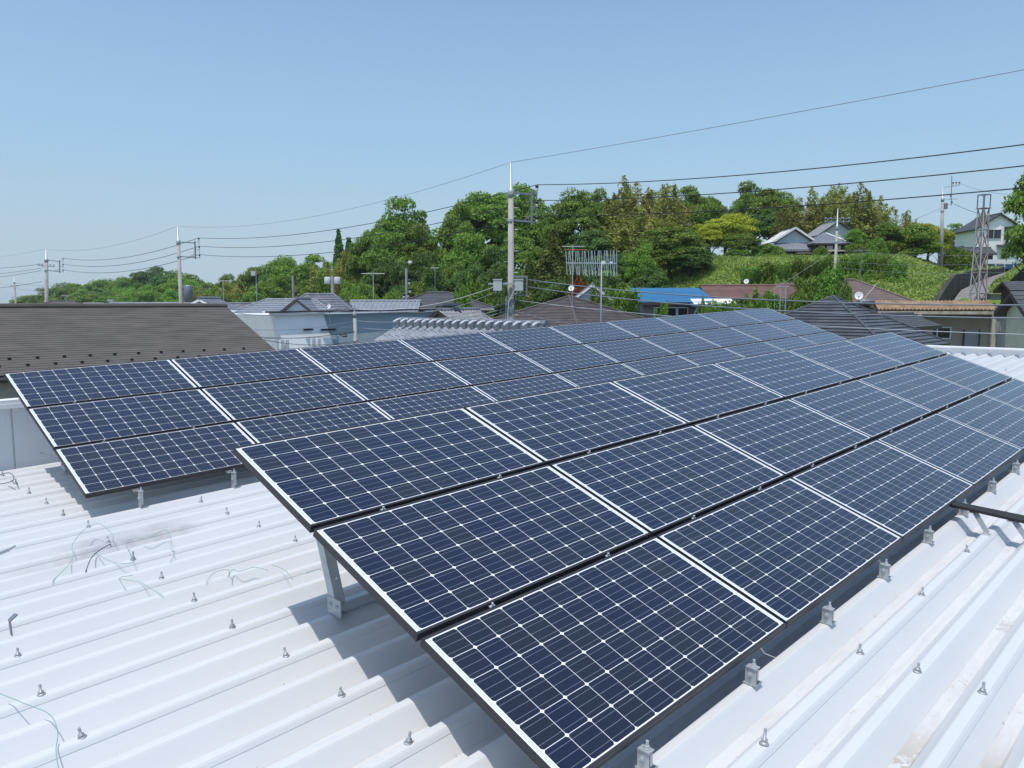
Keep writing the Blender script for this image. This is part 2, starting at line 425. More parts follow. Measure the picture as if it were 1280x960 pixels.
def build_terrain():
    f = math.atan2(FW.y, FW.x)
    th = list(np.arange(-180, -40, 5))+list(np.arange(-40, -8, .5))+list(np.arange(-8, 40, .5))
    th = list(np.arange(-180, -40, 5))+list(np.arange(-40, -22, .25))+list(np.arange(-22, 40, .8))+list(np.arange(40, 180, 5))
    rr = [0, 8, 20, 30]+list(np.arange(34, 96, .8))+list(np.arange(96, 160, 5))+list(np.arange(160, 420, 14))+[480, 600, 800, 1100, 1500, 2000, 2600]
    v = []; F = []
    for r in rr:
        for t in th:
            a = f+math.radians(t); x = CAM.x+r*math.cos(a); y = CAM.y+r*math.sin(a)
            z = ter(x, y)
            
            v.append((x, y, z + (.12*math.sin(x*1.7)*math.cos(y*1.3) if 40 < r < 130 else 0)))
    k = len(th)
    for i in range(len(rr)-1):
        for j in range(k):
            F.append((i*k+j, (i+1)*k+j, (i+1)*k+(j+1) % k, i*k+(j+1) % k))
    me = bpy.data.meshes.new('ground'); me.from_pydata(v, [], F); me.materials.append(M['ground'])
    me.polygons.foreach_set('use_smooth', [True]*len(F))
    o = bpy.data.objects.new('ground', me); COL.objects.link(o); tag(o, kind='structure')
build_terrain()

# the lane climbing the hill, on the ground's surface
mb = MB(); prev = None
for d in np.arange(49.5, 92, 1.5):
    wp = wall_px(d); a, b = wp+3, wp+np.interp(d, (44, 50, 58, 68, 84), (76, 66, 33, 18, 5))
    P = []
    for px in (a, b):
        q = at(px, 378, d); z = max(ter(q.x, q.y), 0)+.16+.35*min(1, (d-44)/3)*min(1, max(0, (88-d)/4)); P.append(Vector((q.x, q.y, z)))
    if prev: mb.quad(prev[0], prev[1], P[1], P[0])
    prev = P
tag(mb.build('road', M['asphalt']), kind='structure')
# retaining wall along it
mb = MB(); pts = []
for d in np.arange(46.5, 84, 1.5):
    q = at(wall_px(d), 378, d); z = ter(q.x+.0, q.y)
    qq = at(wall_px(d)+8, 378, d); zr = ter(qq.x, qq.y)+.3
    pts.append((Vector((q.x, q.y, zr-.6)), Vector((q.x, q.y, zr+1.5*np.interp(d, (46, 50, 62, 84), (.7, 1.0, .85, .35))))))
for (a, b), (c, d_) in zip(pts, pts[1:]):
    n_ = (c-a).cross(Vector((0, 0, 1))).normalized()*.3
    mb.quad(a, c, d_, b); mb.quad(b, d_, d_-n_, b-n_); mb.quad(a-n_, b-n_, d_-n_, c-n_)
a, b = pts[0]; n_ = (pts[1][0]-a).cross(Vector((0, 0, 1))).normalized()*.3; mb.quad(a, b, b-n_, a-n_)
tag(mb.build('retaining_wall', M['concrete_dark']), 'dark stained retaining wall between the grass bank and the climbing lane', 'wall')

# ------------------------------------------------------------------ the roof we stand on
SX, SY, RZ = .0354, 0.0, 7.366
def rz(x, y): return RZ+SX*x+SY*y            # height of the rib tops
X0, X1, YA, YB = -7.0, 17.0, -5.5, 7.70
fac = empty('factory_building', (5, 1, 0), 0, 'building with white ribbed metal roof carrying the solar panels', 'building')
def fb(mb, name, mats, smooth=False):
    o = mb.build(name, mats, fac, smooth); o.matrix_parent_inverse = Matrix.Translation((-5, -1, 0)); return o
mb = MB()
prof = []
k0, k1 = int(YA/.25), int(YB/.25)
for k in range(k1, k0-1, -1):
    y = k*.25; lap = (k % 2 == 1)
    e = .004 if lap else 0
    H = .086
    prof += [(y+.125, -H), (y+.096, -H), (y+.091, -H+.006), (y+.030, -.008+e), (y+.022, e), (y+.014, .002+e), (y-.014, .002+e), (y-.022, e), (y-.030, -.008+e)]
    if lap: prof += [(y-.040, -.022+e), (y-.0401, -.022)]
    prof += [(y-.091, -H+.006), (y-.096, -H)]
prof.append((k0*.25-.125, -.086))
xs = np.linspace(X0, X1, 25)
for x in xs:
    for y, z in prof: mb.v.append((x, y, rz(x, y)+z))
k = len(prof)
for i in range(len(xs)-1):
    for j in range(k-1):
        mb.f.append((i*k+j, i*k+j+1, (i+1)*k+j+1, (i+1)*k+j)); mb.m.append(0)
fb(mb, 'roof_sheet', M['roof'])
# walls under the sheet
mb = MB(); mb.box(((X0+X1)/2+.1, (YA+YB)/2+.05, 3.35), (X1-X0+.1, YB-YA+.02, 6.7)); fb(mb, 'wall', M['wall_corr'])
# parapet on the far side: ribbed sheet with a cap
mb = MB()
for i in range(int((X1-X0)/.42)):
    x = X0+i*.42
    za = rz(x, YB)-.3; t0 = 8.02+.008*x
    mb.box((x+.205, YB+.06, (za+t0)/2), (.405, .05, t0-za))
    mb.box((x+.4155, YB+.066, (za+t0)/2), (.008, .045, t0-za-.02))
fb(mb, 'parapet', M['wall_corr'])
mb = MB(); mb.bar((X0, YB+.06, 8.04+.008*X0), (X1+.2, YB+.06, 8.04+.008*X1), .16, .05); mb.bar((X0, YB-.022, 8.0+.008*X0), (X1+.2, YB-.022, 8.0+.008*X1), .008, .05)
fb(mb, 'parapet_cap', M['white_metal'])
# low end flashing beyond the rib ends
mb = MB()
for ya, yb in ((YA, YB),):
    mb.bar((X1+.16, ya, rz(X1, ya)+.005), (X1+.16, yb, rz(X1, yb)+.005), .26, .20)
    mb.bar((X1+.15, ya, rz(X1, ya)+.118), (X1+.15, yb, rz(X1, yb)+.118), .34, .03)
    mb.bar((X1-.02, ya, rz(X1, ya)-.10), (X1-.02, yb, rz(X1, yb)-.10), .04, .03)
fb(mb, 'end_flashing', M['white_metal'])
for k in range(-11, 30):  # shadow marks at the rib ends, shaped as thin dark bars
    y = k*.25
    if k % 2:
        mb = MB(); mb.bar((X1-.10, y-.02, rz(X1, y)+.002), (X1-.005, y-.075, rz(X1, y)-.02), .012, .02); fb(mb, 'rib_end_shadow', M['steel_gray'])
# fixing bolts on the ribs
mb = MB()
mb.lathe((0, 0, 0), [(.019, 0), (.019, .004), (.015, .008), (.011, .010), (.012, .011), (.012, .019), (.006, .020), (.0057, .050), (.0045, .052)], 12)
bolt0 = mb.build('roof_bolt', M['bolt'], fac, True)
bl = []
for i, x in enumerate([-2.75, -1.85, -.95, -.06]):
    for k in range(-2, 16):
        if k >= 0 or i < 3: bl.append((x, .25+.5*k))
for x in (.84,): bl += [(x, 2.75+.5*k) for k in range(0, 5)]
for x in (1.8, 2.7, 3.6, 4.5, 5.4): bl += [(x, -.25)]
bl += [(.86, -.25), (1.8, -.5), (1.8, -.75), (2.72, -.75), (.0, -.25)]
for x in (11.5, 12.7, 13.9, 15.1, 16.2): bl += [(x, y) for y in (-.25, .75, 1.75, 2.75, 3.75)]
bl = bl[:100]
for i, (x, y) in enumerate(bl):
    o = bolt0 if i == 0 else bolt0.copy()
    if i: COL.objects.link(o); o.parent = fac
    jx, jy = rng.normal(0, .012), rng.normal(0, .004)
    o.matrix_parent_inverse = Matrix.Translation((-5, -1, 0)); o.location = (x+jx, y+jy, rz(x, y)+.003)
    o.rotation_euler = (rng.normal(0, .09), rng.normal(0, .09), rng.uniform(0, 6)); o.scale = (1, 1, rng.uniform(.82, 1.18))

# ------------------------------------------------------------------ solar arrays
U = Vector((.70373612, -.11061473, .70179759)); V = Vector((.67643769, .40634654, -.61425934))
CW = lambda c: RT*c[0]+DN*c[1]+FW*c[2]
U = CW(U).normalized(); V = CW(V); V = (V-U*V.dot(U)).normalized(); NRM = V.cross(U).normalized()
if NRM.z < 0: NRM = -NRM
TF = CAM+CW((-1.46123991, .32464415, 3.95476312)); TB = CAM+CW((-5.00266398, -.11020345, 7.48164975))
PU, PV, PW, PH = 1.60, .8102, 1.584, .785
PR = Matrix((U, -V, NRM)).transposed()

def make_panel():
    r = empty('solar_panel')
    fr = MB(); t = .0045; lip = .0130; th = .038
    hx, hy = PW/2, PH/2
    # long sides (with a groove along the outer face), then short sides
    for s in (-1, 1):
        fr.box((0, s*(hy-lip/2), -.002), (PW, lip, .004)); fr.box((0, s*(hy-.0055), -.0145), (PW, .009, .0205))
        fr.box((0, s*(hy-.004), -.0315), (PW, .008, .013)); fr.box((0, s*(hy-.012), -.0365), (PW-.02, .02, .003))
        fr.box((s*(hx-t/2), 0, -.002), (t, PH-2*lip-.001, .004)); fr.box((s*(hx-.003), 0, -.0205), (.006, PH-.018, .0325))
    fr.build('frame', M['black_frame'], r)
    l = MB(); l.box((0, 0, -.005), (PW-2*t, PH-2*lip, .005))
    l.m = [1, 0, 1, 1, 1, 1]
    l.build('cell_laminate', [M['cells'], M['backsheet']], r)
    return r
panel0 = make_panel(); first = True
ORD = ['leftmost', 'second from the left', 'third from the left', 'fourth from the left', 'fifth from the left', 'sixth from the left', 'seventh from the left', 'eighth from the left', 'ninth from the left', 'tenth from the left']
ROWN = ['top', 'middle', 'bottom']
for nm, T, nc in (('front', TF, 6), ('rear', TB, 10)):
    for j in range(3):
        for i in range(nc):
            p = panel0 if first else copy_tree(panel0); first = False
            c = T+U*((i+.5)*PU)+V*((j+.5)*PV)
            mw = PR.to_4x4(); mw.translation = c
            p.matrix_world = mw
            pos = 'rightmost' if i == nc-1 else ORD[i]
            tag(p, 'solar panel, %s in the %s row of the %s array' % (pos, ROWN[j], nm), 'solar panel', '%s array of solar panels' % nm)

def rack(nm, T, nc):
    r = empty('mounting_rack', (0, 0, 0), 0, 'galvanised steel rack of rails and brackets under the %s solar array' % nm, 'rack')
    L = 3*PV
    up = Vector((0, 0, 1)); Xh = Vector((1, 0, SX)).normalized()
    for k in range(int(nc*2)):
        u = .40+.8*k
        top = T+U*u+V*.03-NRM*.062; bot = T+U*u+V*(L-.035)-NRM*.062
        rb = MB(); rb.bar(top, bot, .04, .046, up=NRM); rb.build('rail', M['galv'], r)
        # Z bracket standing on the rib below the front edge
        e = T+U*u+V*(L-.005); zr = rz(e.x, e.y); y0 = e.y
        f = MB()
        h0 = e.z-.050; xx = e.x
        f.box((xx, y0-.018, (zr+h0)/2+.004), (.005, .052, h0-zr-.008))           # web
        f.box((xx+.026, y0-.012, zr+.008), (.060, .066, .005))                    # foot flange on the rib
        f.box((xx+.010, y0-.020, h0), (.036, .050, .005))                           # top flange
        f.box((xx+.009, y0-.042, (zr+h0)/2+.012), (.020, .004, h0-zr-.036))            # stiffening lip
        f.lathe((xx+.012, y0-.024, h0+.002), [(.014, 0), (.014, .005), (.010, .006), (.010, .014), (.006, .015), (.006, .032)], 8)
        f.lathe((xx-.003, y0-.015, (zr+h0)/2+.012), [(.011, 0), (.011, .006), (.006, .007), (.006, .012)], 8, axis=(-1, 0, 0))
        f.build('front_bracket', M['galv'], r)
        # rear leg: a pressed channel leaning against the rail, with holes and a foot plate
        if nm == 'front' or k < 6:
            yl = e.y+1.97; q0 = Vector((xx, yl, rz(xx, yl)+.02))
            q1 = T+U*u+V*(.075)-NRM*.08
            d = (q1-q0).normalized(); side = Vector((1, 0, 0)); nrm = d.cross(side).normalized()
            if nrm.y > 0: nrm = -nrm
            g = MB(); g.bar(q0+nrm*.03, q1+nrm*.03, .06, .004, up=nrm)                       # web towards the eaves
            for s_ in (-1, 1): g.bar(q0+side*(.028*s_), q1+side*(.028*s_), .004, .056, up=nrm)
            g.build('rear_leg', M['galv'], r)
            hb = MB()
            for tt in (.20, .40, .6): hb.lathe(q0.lerp(q1, tt)+nrm*.0322+side*.006, [(.0075, 0), (.0075, .0012)], 10, axis=nrm)
            hb.build('leg_hole', M['white_metal'], r)
            b = MB(); b.box((xx-.034, yl-.005, q0.z+.035), (.006, .13, .095)); b.box((xx-.002, yl-.005, q0.z-.013), (.07, .13, .006))
            for s_ in (-.03, .03): b.lathe((xx-.037, yl-.005+s_, q0.z+.045), [(.011, 0), (.011, .006), (.006, .007), (.006, .011)], 8, axis=(-1, 0, 0))
            b.build('foot_plate', M['galv'], r)
    if nm == 'front':
        y = T.y-PV*3*.9408+1.975
        b = MB(); xa, xb = T.x+.44, T.x+nc*PU-.3
        b.bar((xa, y, rz(xa, y)+.045), (xb, y, rz(xb, y)+.045), .05, .055); b.build('cross_rail', M['galv'], r)
    n = 0
    for j in (1, 2):
        for k in range(int(nc*2)):
            c = T+U*(.40+.8*k)+V*(j*PV)
            b = MB(); b.lathe(c-NRM*.02, [(.006, 0), (.006, .028), (.004, .03)], 8, axis=NRM); b.box(c-NRM*.008, (.03, .012, .004), PR)
            b.build('clamp_bolt', M['alu'], r)
    return r
rack('front', TF, 6); rack('rear', TB, 10)

# ------------------------------------------------------------------ cable conduits and loose wires on the roof
cp = on_x(1206, 634, 4.42); q = CAM+ray(1284, 651)*((7.70-CAM.z)/ray(1284, 651).z)
zc = rz(4.2, 0)+.115
P0 = CAM+ray(1203, 633)*((zc-CAM.z)/ray(1203, 633).z); P1 = CAM+ray(1282, 650)*((zc-CAM.z)/ray(1282, 650).z)
d = (P1-P0).normalized(); sd = d.cross(Vector((0, 0, 1))).normalized()
con = empty('cable_conduit', (P0.x, P0.y, P0.z), 0, 'bundle of three black cable conduits on steel stays leaving the front array', 'conduit')
def rel(o, base): o.matrix_parent_inverse = Matrix.Translation(-Vector(base)); return o
for i in (-1, 0, 1):
    b = MB(); a = P0-d*.35+sd*.036*i; pts = [a+d*t+Vector((0, 0, .004*math.sin(t*3+i))) for t in np.linspace(0, 3.2, 14)]
    b.tube(pts, .0165, 10); rel(b.build('pipe', M['black'], con, True), P0)
for yt, yb, xb in ((-.13, -.25, -.15), (-.375, -.5, -.14), (-.88, -1.0, -.14), (-1.62, -1.75, -.14)):
    t = (yt-P0.y)/d.y; c = P0+d*t; g = Vector((c.x+xb, yb, rz(c.x+xb, yb)+.004)); b = MB()
    b.bar(c-Vector((0, 0, .018)), g, .038, .004, up=sd); b.bar(c-Vector((0, 0, .019))-sd*.06, c-Vector((0, 0, .019))+sd*.06, .04, .004)
    b.box(g+Vector((-.025, 0, 0)), (.06, .045, .005))
    rel(b.build('stay', M['galv'], con), P0)
b = MB()
for t in (.5, .95): b.tube([P0+d*t+sd*.055-Vector((0, 0, .02)), P0+d*t+sd*.055+Vector((0, 0, .02)), P0+d*t-sd*.055+Vector((0, 0, .02)), P0+d*t-sd*.055-Vector((0, 0, .02)), P0+d*t-sd*.03-Vector((0, 0, .07))], .003, 5)
rel(b.build('cable_tie', M['black'], con), P0)

def onroof(px, py, h=.012):
    r = ray(px, py); n_ = Vector((-SX, -SY, 1)); t = (RZ+h-n_.dot(CAM))/n_.dot(r); return CAM+r*t
def spline(P, k=8):
    P = [P[0]]+P+[P[-1]]; out = []
    for i in range(1, len(P)-2):
        for j in range(k):
            t = j/k; a, b, c, d_ = P[i-1], P[i], P[i+1], P[i+2]
            out.append(.5*((2*b)+(c-a)*t+(2*a-5*b+4*c-d_)*t*t+(3*b-3*c+d_-a)*t**3))
    out.append(P[-2]); return out
def loose(pix, h, label, matn='green_wire', r=.0018):
    P = [onroof(x, y, hh) for (x, y), hh in zip(pix, h)]
    b = MB(); b.tube(spline(P), r, 5); tag(b.build('loose_wire', M[matn], None, True), label, 'wire', 'loose wires lying on the ribs')
loose([(0, 867), (35, 881), (62, 893), (72, 915), (70, 940), (76, 975)], [.05, .06, .05, .03, .02, .01], 'green wire end curling over the ribs in the lower left corner')
loose([(65, 727), (90, 700), (91, 680), (108, 660), (125, 655), (140, 668), (141, 678)], [.01, .02, .05, .09, .11, .08, .03], 'green wire looping from rib to rib, nearest to the brown rust spot')
loose([(107, 715), (116, 695), (136, 681), (139, 684)], [.01, .03, .04, .02], 'short dark wire tail hooked round a bolt left of the brackets', 'black', .0028)
loose([(118, 690), (135, 700), (150, 704), (166, 702), (158, 680), (170, 672), (184, 673), (205, 662), (213, 670), (214, 688), (219, 690), (213, 703)], [.03, .02, .02, .03, .05, .07, .06, .09, .06, .04, .03, .01], 'green wire winding over three ribs below the rear brackets')
loose([(166, 719), (150, 722), (152, 729), (157, 737)], [.02, .03, .03, .01], 'tiny green wire hook just left of the middle bolt row')
loose([(150, 724), (175, 728), (192, 738), (203, 744)], [.03, .02, .02, .01], 'thin green wire straggling along a rib beside the middle bolt row')
loose([(257, 728), (268, 716), (285, 712), (286, 720), (290, 712), (300, 714), (318, 709), (335, 713)], [.01, .03, .05, .02, .04, .03, .03, .01], 'green wire squiggle on the ribs between the two arrays')
loose([(340, 706), (355, 712), (366, 724)], [.02, .05, .01], 'short green wire beside the front array, left of its rear leg')
loose([(382, 717), (400, 712), (410, 718)], [.02, .05, .02], 'short curled wire right in front of the rear leg plate')
loose([(13, 580), (22, 569), (38, 566), (60, 568), (76, 574)], [.01, .05, .08, .08, .04], 'gray wire arching along the foot of the white parapet', 'steel_gray', .004)
loose([(-8, 596), (10, 591), (17, 596), (14, 602), (-6, 606)], [.03, .08, .09, .05, .02], 'gray wire loop at the left edge below the parapet', 'steel_gray', .005)
b = MB(); c = onroof(14, 787, .0); b.bar(c+Vector((0, 0, -.03)), c+Vector((-.005, .0, .055)), .035, .006); b.bar(c+Vector((-.005, 0, .052)), c+Vector((.03, .01, .075)), .03, .006)
tag(b.build('strap_clip', M['steel_gray']), 'bent dark metal strap standing on the ribs at the left edge', 'clip')
b = MB(); c = onroof(2, 696, .0); b.bar(c+Vector((-.05, 0, .02)), c+Vector((.05, .02, .035)), .02, .02); b.bar(c+Vector((.03, .02, .03)), c+Vector((.09, .03, .05)), .012, .012)
tag(b.build('tie_scrap', M['galv']), 'small gray metal scrap lying on a rib at the left edge', 'scrap')

# ------------------------------------------------------------------ houses
def lvl(r, mb, name, mats, smooth=False): return mb.build(name, mats, r, smooth)
def window(r, c, axis, w_, h_, fr='frame_alu', nm='window', panes=2, pane='glass'):
    """window in the wall whose outward normal is axis (local)"""
    c = Vector(c); n_ = Vector(axis); t = Vector((0, 0, 1)).cross(n_).normalized(); up = Vector((0, 0, 1))
    m_ = Matrix((t, n_, up)).transposed(); b = MB(); e = .05
    for s in (-1, 1):
        b.box(c+t*(s*(w_/2))+n_*.03, (e, .09, h_+e), m_); b.box(c+up*(s*h_/2)+n_*.031, (w_-e-.002, .09, e), m_)
    for i in range(1, panes): b.box(c+t*(-w_/2+w_*i/panes)+n_*.026, (e, .07, h_-e-.002), m_)
    f = b.build(nm, M[fr], r)
    g = MB(); g.box(c+n_*.012, (w_-e, .02, h_-e), m_); g.build('pane', M[pane], f)
    return f
def roof_quad(mb, A, B, C_, D, style, n, ncol=0, step=.02):
    if style == 'tiles': mb.tiles(A, B, C_, D, ncol, n, .045, .02)
    else: mb.courses(A, B, C_, D, n, step)
def house(name, label, cx, cy, rot, z0, ze, zr, hx, hy, kind, rm, wm, over=.5, n=14, style='courses', ncol=30, cap=True, step=.02, rl=0, group=None, th=.14, fm='fascia_dark', cat='house', gm=None):
    """ridge along local x; ze is the height of the eaves' edge, zr the ridge; hx, hy half sizes of the roof"""
    r = empty(name, (cx, cy, z0), rot, label, cat, group); e, t = ze-z0, zr-z0
    p = (t-e)/hy
    wx, wy = hx-over, hy-over
    w_ = MB(); zt = e+over*p-th-.02
    if kind == 'gable':
        pr = [(-wy, 0), (wy, 0), (wy, zt), (0, zt+wy*p), (-wy, zt)]
        for x, o in ((-wx, 1), (wx, -1)): w_.quad(*[(x, y, z) for y, z in (pr[::-1] if o > 0 else pr)])
        for (y0, za), (y1, zb) in zip(pr, pr[1:]+pr[:1]): w_.quad((-wx, y0, za), (wx, y0, za), (wx, y1, zb), (-wx, y1, zb))
    else: w_.box((0, 0, (e-.1)/2), (2*wx, 2*wy, e-.1))
    lvl(r, w_, 'wall', M[wm])
    rb = MB(); sb = MB()
    if kind == 'gable':
        pl = [((-hx, -hy, e), (hx, -hy, e), (hx, 0, t), (-hx, 0, t)), ((hx, hy, e), (-hx, hy, e), (-hx, 0, t), (hx, 0, t))]
    elif kind == 'shed':
        pl = [((-hx, -hy, e), (hx, -hy, e), (hx, hy, t), (-hx, hy, t))]
    else:
        pl = [((-hx, -hy, e), (hx, -hy, e), (rl, 0, t), (-rl, 0, t)), ((hx, hy, e), (-hx, hy, e), (-rl, 0, t), (rl, 0, t)),
              ((hx, -hy, e), (hx, hy, e), (rl, 0, t), (rl, 0, t)), ((-hx, hy, e), (-hx, -hy, e), (-rl, 0, t), (-rl, 0, t))]
    for q in pl: roof_quad(rb, *q, style, n, ncol, step)
    rf = lvl(r, rb, 'roof', M[rm])
    for q in pl:
        Q = [Vector(v)-Vector((0, 0, .012)) for v in q]
        if (Q[2]-Q[3]).length < 1e-4: Q = Q[:3]
        sb.slab(Q, th)
    lvl(rf, sb, 'fascia', M[fm])
    if cap:
        c = MB()
        if kind == 'gable': c.tube([(-hx-.02, 0, t+.03), (hx+.02, 0, t+.03)], .085, 8)
        elif kind == 'hip':
            if rl > .1: c.tube([(-rl, 0, t+.03), (rl, 0, t+.03)], .085, 8)
            for sx in (-1, 1):
                for sy in (-1, 1): c.tube([(sx*rl, 0, t+.03), (sx*hx, sy*hy, e+.035)], .06, 6)
        if c.v: lvl(rf, c, 'ridge_cap', M[rm])
    return r

# A: wide slate roof on the left; ridge along X
A = house('slate_house', 'house with wide weathered brown-gray slate gable roof behind the white parapet at left', 1.3, 24.25, 0, 0, 7.30, 8.93, 8.8, 4.05, 'gable', 'slate', 'wall_beige', .55, 31, step=.012)
g = MB()
for i in range(26):
    x = -8+i*.62; 
    for row, (yy, off) in enumerate(((-3.62, 0), (-3.25, .31))): g.box((x+off, yy, 7.30+(4.05+yy)*.4025+.045), (.075, .045, .045))
g.build('snow_guard', M['black'], A)
g = MB(); g.tube([(-8.8, -4.12, 7.20), (8.8, -4.12, 7.20)], .06, 8); g.build('gutter', M['fascia_dark'], A)
g = MB(); g.tube([(-.4, -3.58, 7.05), (-.4, -3.58, .2)], .05, 8); g.tube([(-.75, -3.56, 7.05), (-.75, -3.56, .2)], .045, 8); g.build('downpipe', M['frame_alu'], A)
window(A, (.7, -3.51, 5.7), (0, -1, 0), 1.6, 1.1)

M['ridge_light'] = mat('pale ridge tile', (.60, .62, .64), .35, var=.08)
# D: silver pan-tile roof just beyond the rear array; ridge along Y
p0 = on_x(503, 403.5, 10.2)
D = house('tiled_house', 'house with silver-gray pan tile roof and bright ridge tile ends right behind the rear array', 10.2, 11.9, math.pi/2, 0, 7.0, p0.z-.06, 2.55, 3.1, 'gable', 'tile_silver', 'wall_gray', .45, 11, 'tiles', 19, cap=False)
g = MB()
t_ = p0.z-.06
g.box((0, 0, t_+.04), (5.1, .22, .14)); g.tube([(-2.56, 0, t_+.13), (2.56, 0, t_+.13)], .075, 8)
D_rf = [c for c in D.children if c.name.startswith('roof')][0]
g.build('ridge_cap', M['tile_gray'], D_rf)
for k in range(18):
    g = MB(); x = -2.42+k*.285
    g.tube([(x, .07, t_+.155), (x, .17, t_+.15), (x, .30, t_+.09)], [.022, .026, .028], 8); g.build('ridge_tile', M['ridge_light'], D_rf)
# small tiled end wall left of the brown roof
house('tiled_annex', 'small gray tiled annex roof between the blue-gray factory wall and the brown hip roof', *at(574, 410, 36).to_2d(), math.radians(20), 0, 7.2, 8.72, 2.0, 2.6, 'gable', 'tile_gray', 'wall_gray', .3, 9, 'tiles', 14)
o = MB(); c = at(557, 390, 35.5)
o.box((0, 0, -1), (.75, .5, 2.6)); o.slab([(-.6, -.5, .42), (.6, -.5, .42), (.6, .5, .42), (-.6, .5, .42)], .12)
for i in range(4):
    for j in range(6): o.box((-.27+i*.18+(.09 if j % 2 else 0)-.04, -.26, .1-j*.18), (.10, .03, .10), m=1)
tag(o.build('tiled_gatepost', [M['tile_gray'], M['insul_white']], None, loc=c), 'narrow patterned pier with dark cap at the right end of the blue-gray wall', 'pier')

# C: factory hall with leaning metal walls, white part and blue-gray part
r = empty('metal_hall', (25, 36, 0), 0, 'long metal clad hall, white at its left end and blue-gray to the right', 'building')
ca = on_y(342, 391.5, 33.8); cb = on_y(404, 391.5, 33.8); cc = on_y(580, 387, 33.8)
zt = 8.46
def hall(name, xa, xb, mname, yo=0):
    b = MB(); x0, x1 = xa-25, xb-25; y0 = -2.2+yo; b_ = .9
    P = [(x0, y0, zt), (x1, y0, zt+.10*(x1-x0)/8), (x1+.9, y0-b_, 4.2), (x0+.9, y0-b_, 4.2)]
    b.quad(*P[::-1]); b.quad((x0+.9, y0-b_, 4.2), (x1+.9, y0-b_, 4.2), (x1+.9, y0-b_, 0), (x0+.9, y0-b_, 0))
    b.quad((x0, y0, zt), (x0+.9, y0-b_, 4.2), (x0+.9, y0-b_, 0), (x0, 8, 0), (x0, 8, zt))
    b.quad((x1, y0, zt+.1), (x1, 8, zt+.1), (x1, 8, 0), (x1+.9, y0-b_, 0), (x1+.9, y0-b_, 4.2))
    b.quad((x0, 8, 0), (x1, 8, 0), (x1, 8, zt), (x0, 8, zt)); b.quad((x0, y0, zt-.02), (x0, 8, zt-.02), (x1, 8, zt-.02), (x1, y0, zt-.02))
    return b.build(name, M[mname], r)
hall('white_wall', ca.x, cb.x, 'wall_white'); hall('gray_wall', cb.x+.01, cc.x, 'wall_bluegray', .02)
b = MB(); b.bar((ca.x-25.2, -2.28, zt+.05), (cb.x-25, -2.28, zt+.05), .35, .10); b.build('eave_trim', M['white_metal'], r)
b = MB(); b.bar((ca.x-25.3, -2.2, zt+.14), (cc.x-24.8, -2.2, zt+.22), .6, .08); b.build('roof_edge', M['fascia_dark'], r)
for x, z in ((386, 412), (411, 412)):
    q = on_y(x, z, 33.4); b = MB(); b.box((q.x-25, -2.56, q.z), (.85 if x > 400 else .5, .12, .10)); b.build('vent_slot', M['black'], r)
for x in (352, 358, 391, 398):
    q = on_y(x, 425, 32.0); b = MB(); b.box((q.x-25, -4.0, 5.0), (.18, .18, 4.6)); b.build('post', M['white_metal'], r)
# gray shed wall under the tiled house at far left of the hall
# B: gray tiled hip-and-gable house
c = at(352, 383, 46)
B = house('tiled_house', 'gray tile roofed house with small gable behind the white end of the hall', c.x+.6, c.y, math.radians(-45), 0, 8.15, 9.22, 3.6, 2.7, 'hip', 'tile_silver', 'wall_gray', .5, 9, 'courses', rl=1.5, step=.04)
c = at(380, 385, 45)
house('gabled_annex', 'dark-edged little gable with pale blue wall facing the camera behind the metal hall', c.x, c.y, math.radians(45), 0, 8.25, 9.28, 1.7, 1.35, 'gable', 'tile_gray', 'wall_paleblue', .25, 6)
c = at(400, 382, 48)
house('tiled_house', 'small gray tiled gable roof rising right behind the little dark-edged gable', c.x, c.y, math.radians(-40), 0, 8.35, 9.55, 2.4, 1.9, 'hip', 'tile_gray', 'wall_gray', .4, 8, rl=.9, step=.04)
# E: dark hip roof with pale fascia, and the light diagonal tile roof at its left
c = at(548, 375, 52)
house('hip_roof_house', 'dark gray hip roofed house with pale eave below the dense oak', c.x, c.y, math.radians(-38), 0, 8.72, 9.72, 3.6, 2.4, 'hip', 'roof_charcoal', 'wall_beige', .6, 10, rl=.7, fm='wall_beige')
c = at(482, 382, 50)
house('tiled_house', 'pale checkered tile roof beside the dark gray hip roofed house', c.x, c.y, math.radians(-45), 0, 8.35, 9.15, 2.3, 1.7, 'gable', 'tile_silver', 'wall_gray', .3, 6, 'tiles', 16)
# F: brown hip roof in the middle
a = at(712, 371, 38)
F_ = house('brown_hip_house', 'house with broad purple-brown tiled hip roof in the middle, below the tall antenna', a.x, a.y, 0, 0, a.z-2.35, a.z, 5.6, 5.6, 'hip', 'tile_brown', 'wall_beige', .6, 34, rl=0.02, step=.03)
b = MB(); 
q = at(676, 387, 35); 
b.courses((-5.2, -6.6, a.z-2.6), (1.2, -6.6, a.z-2.6), (.4, -3.1, a.z-1.25), (-4.4, -3.1, a.z-1.25), 14, .03)
b.slab([(-5.2, -6.6, a.z-2.62), (1.2, -6.6, a.z-2.62), (.4, -3.1, a.z-1.27), (-4.4, -3.1, a.z-1.27)], .2)
b.build('lower_roof', M['tile_brown'], F_)
# G: small white-edged gable behind it
c = at(741, 366, 50)
house('gabled_house', 'pale blue gable with white tiled roof edges behind the brown hip roof', c.x, c.y, math.radians(38), 0, 8.75, 10.22, 2.3, 1.95, 'gable', 'tile_silver', 'wall_paleblue', .3, 7, 'tiles', 14, fm='wall_white')
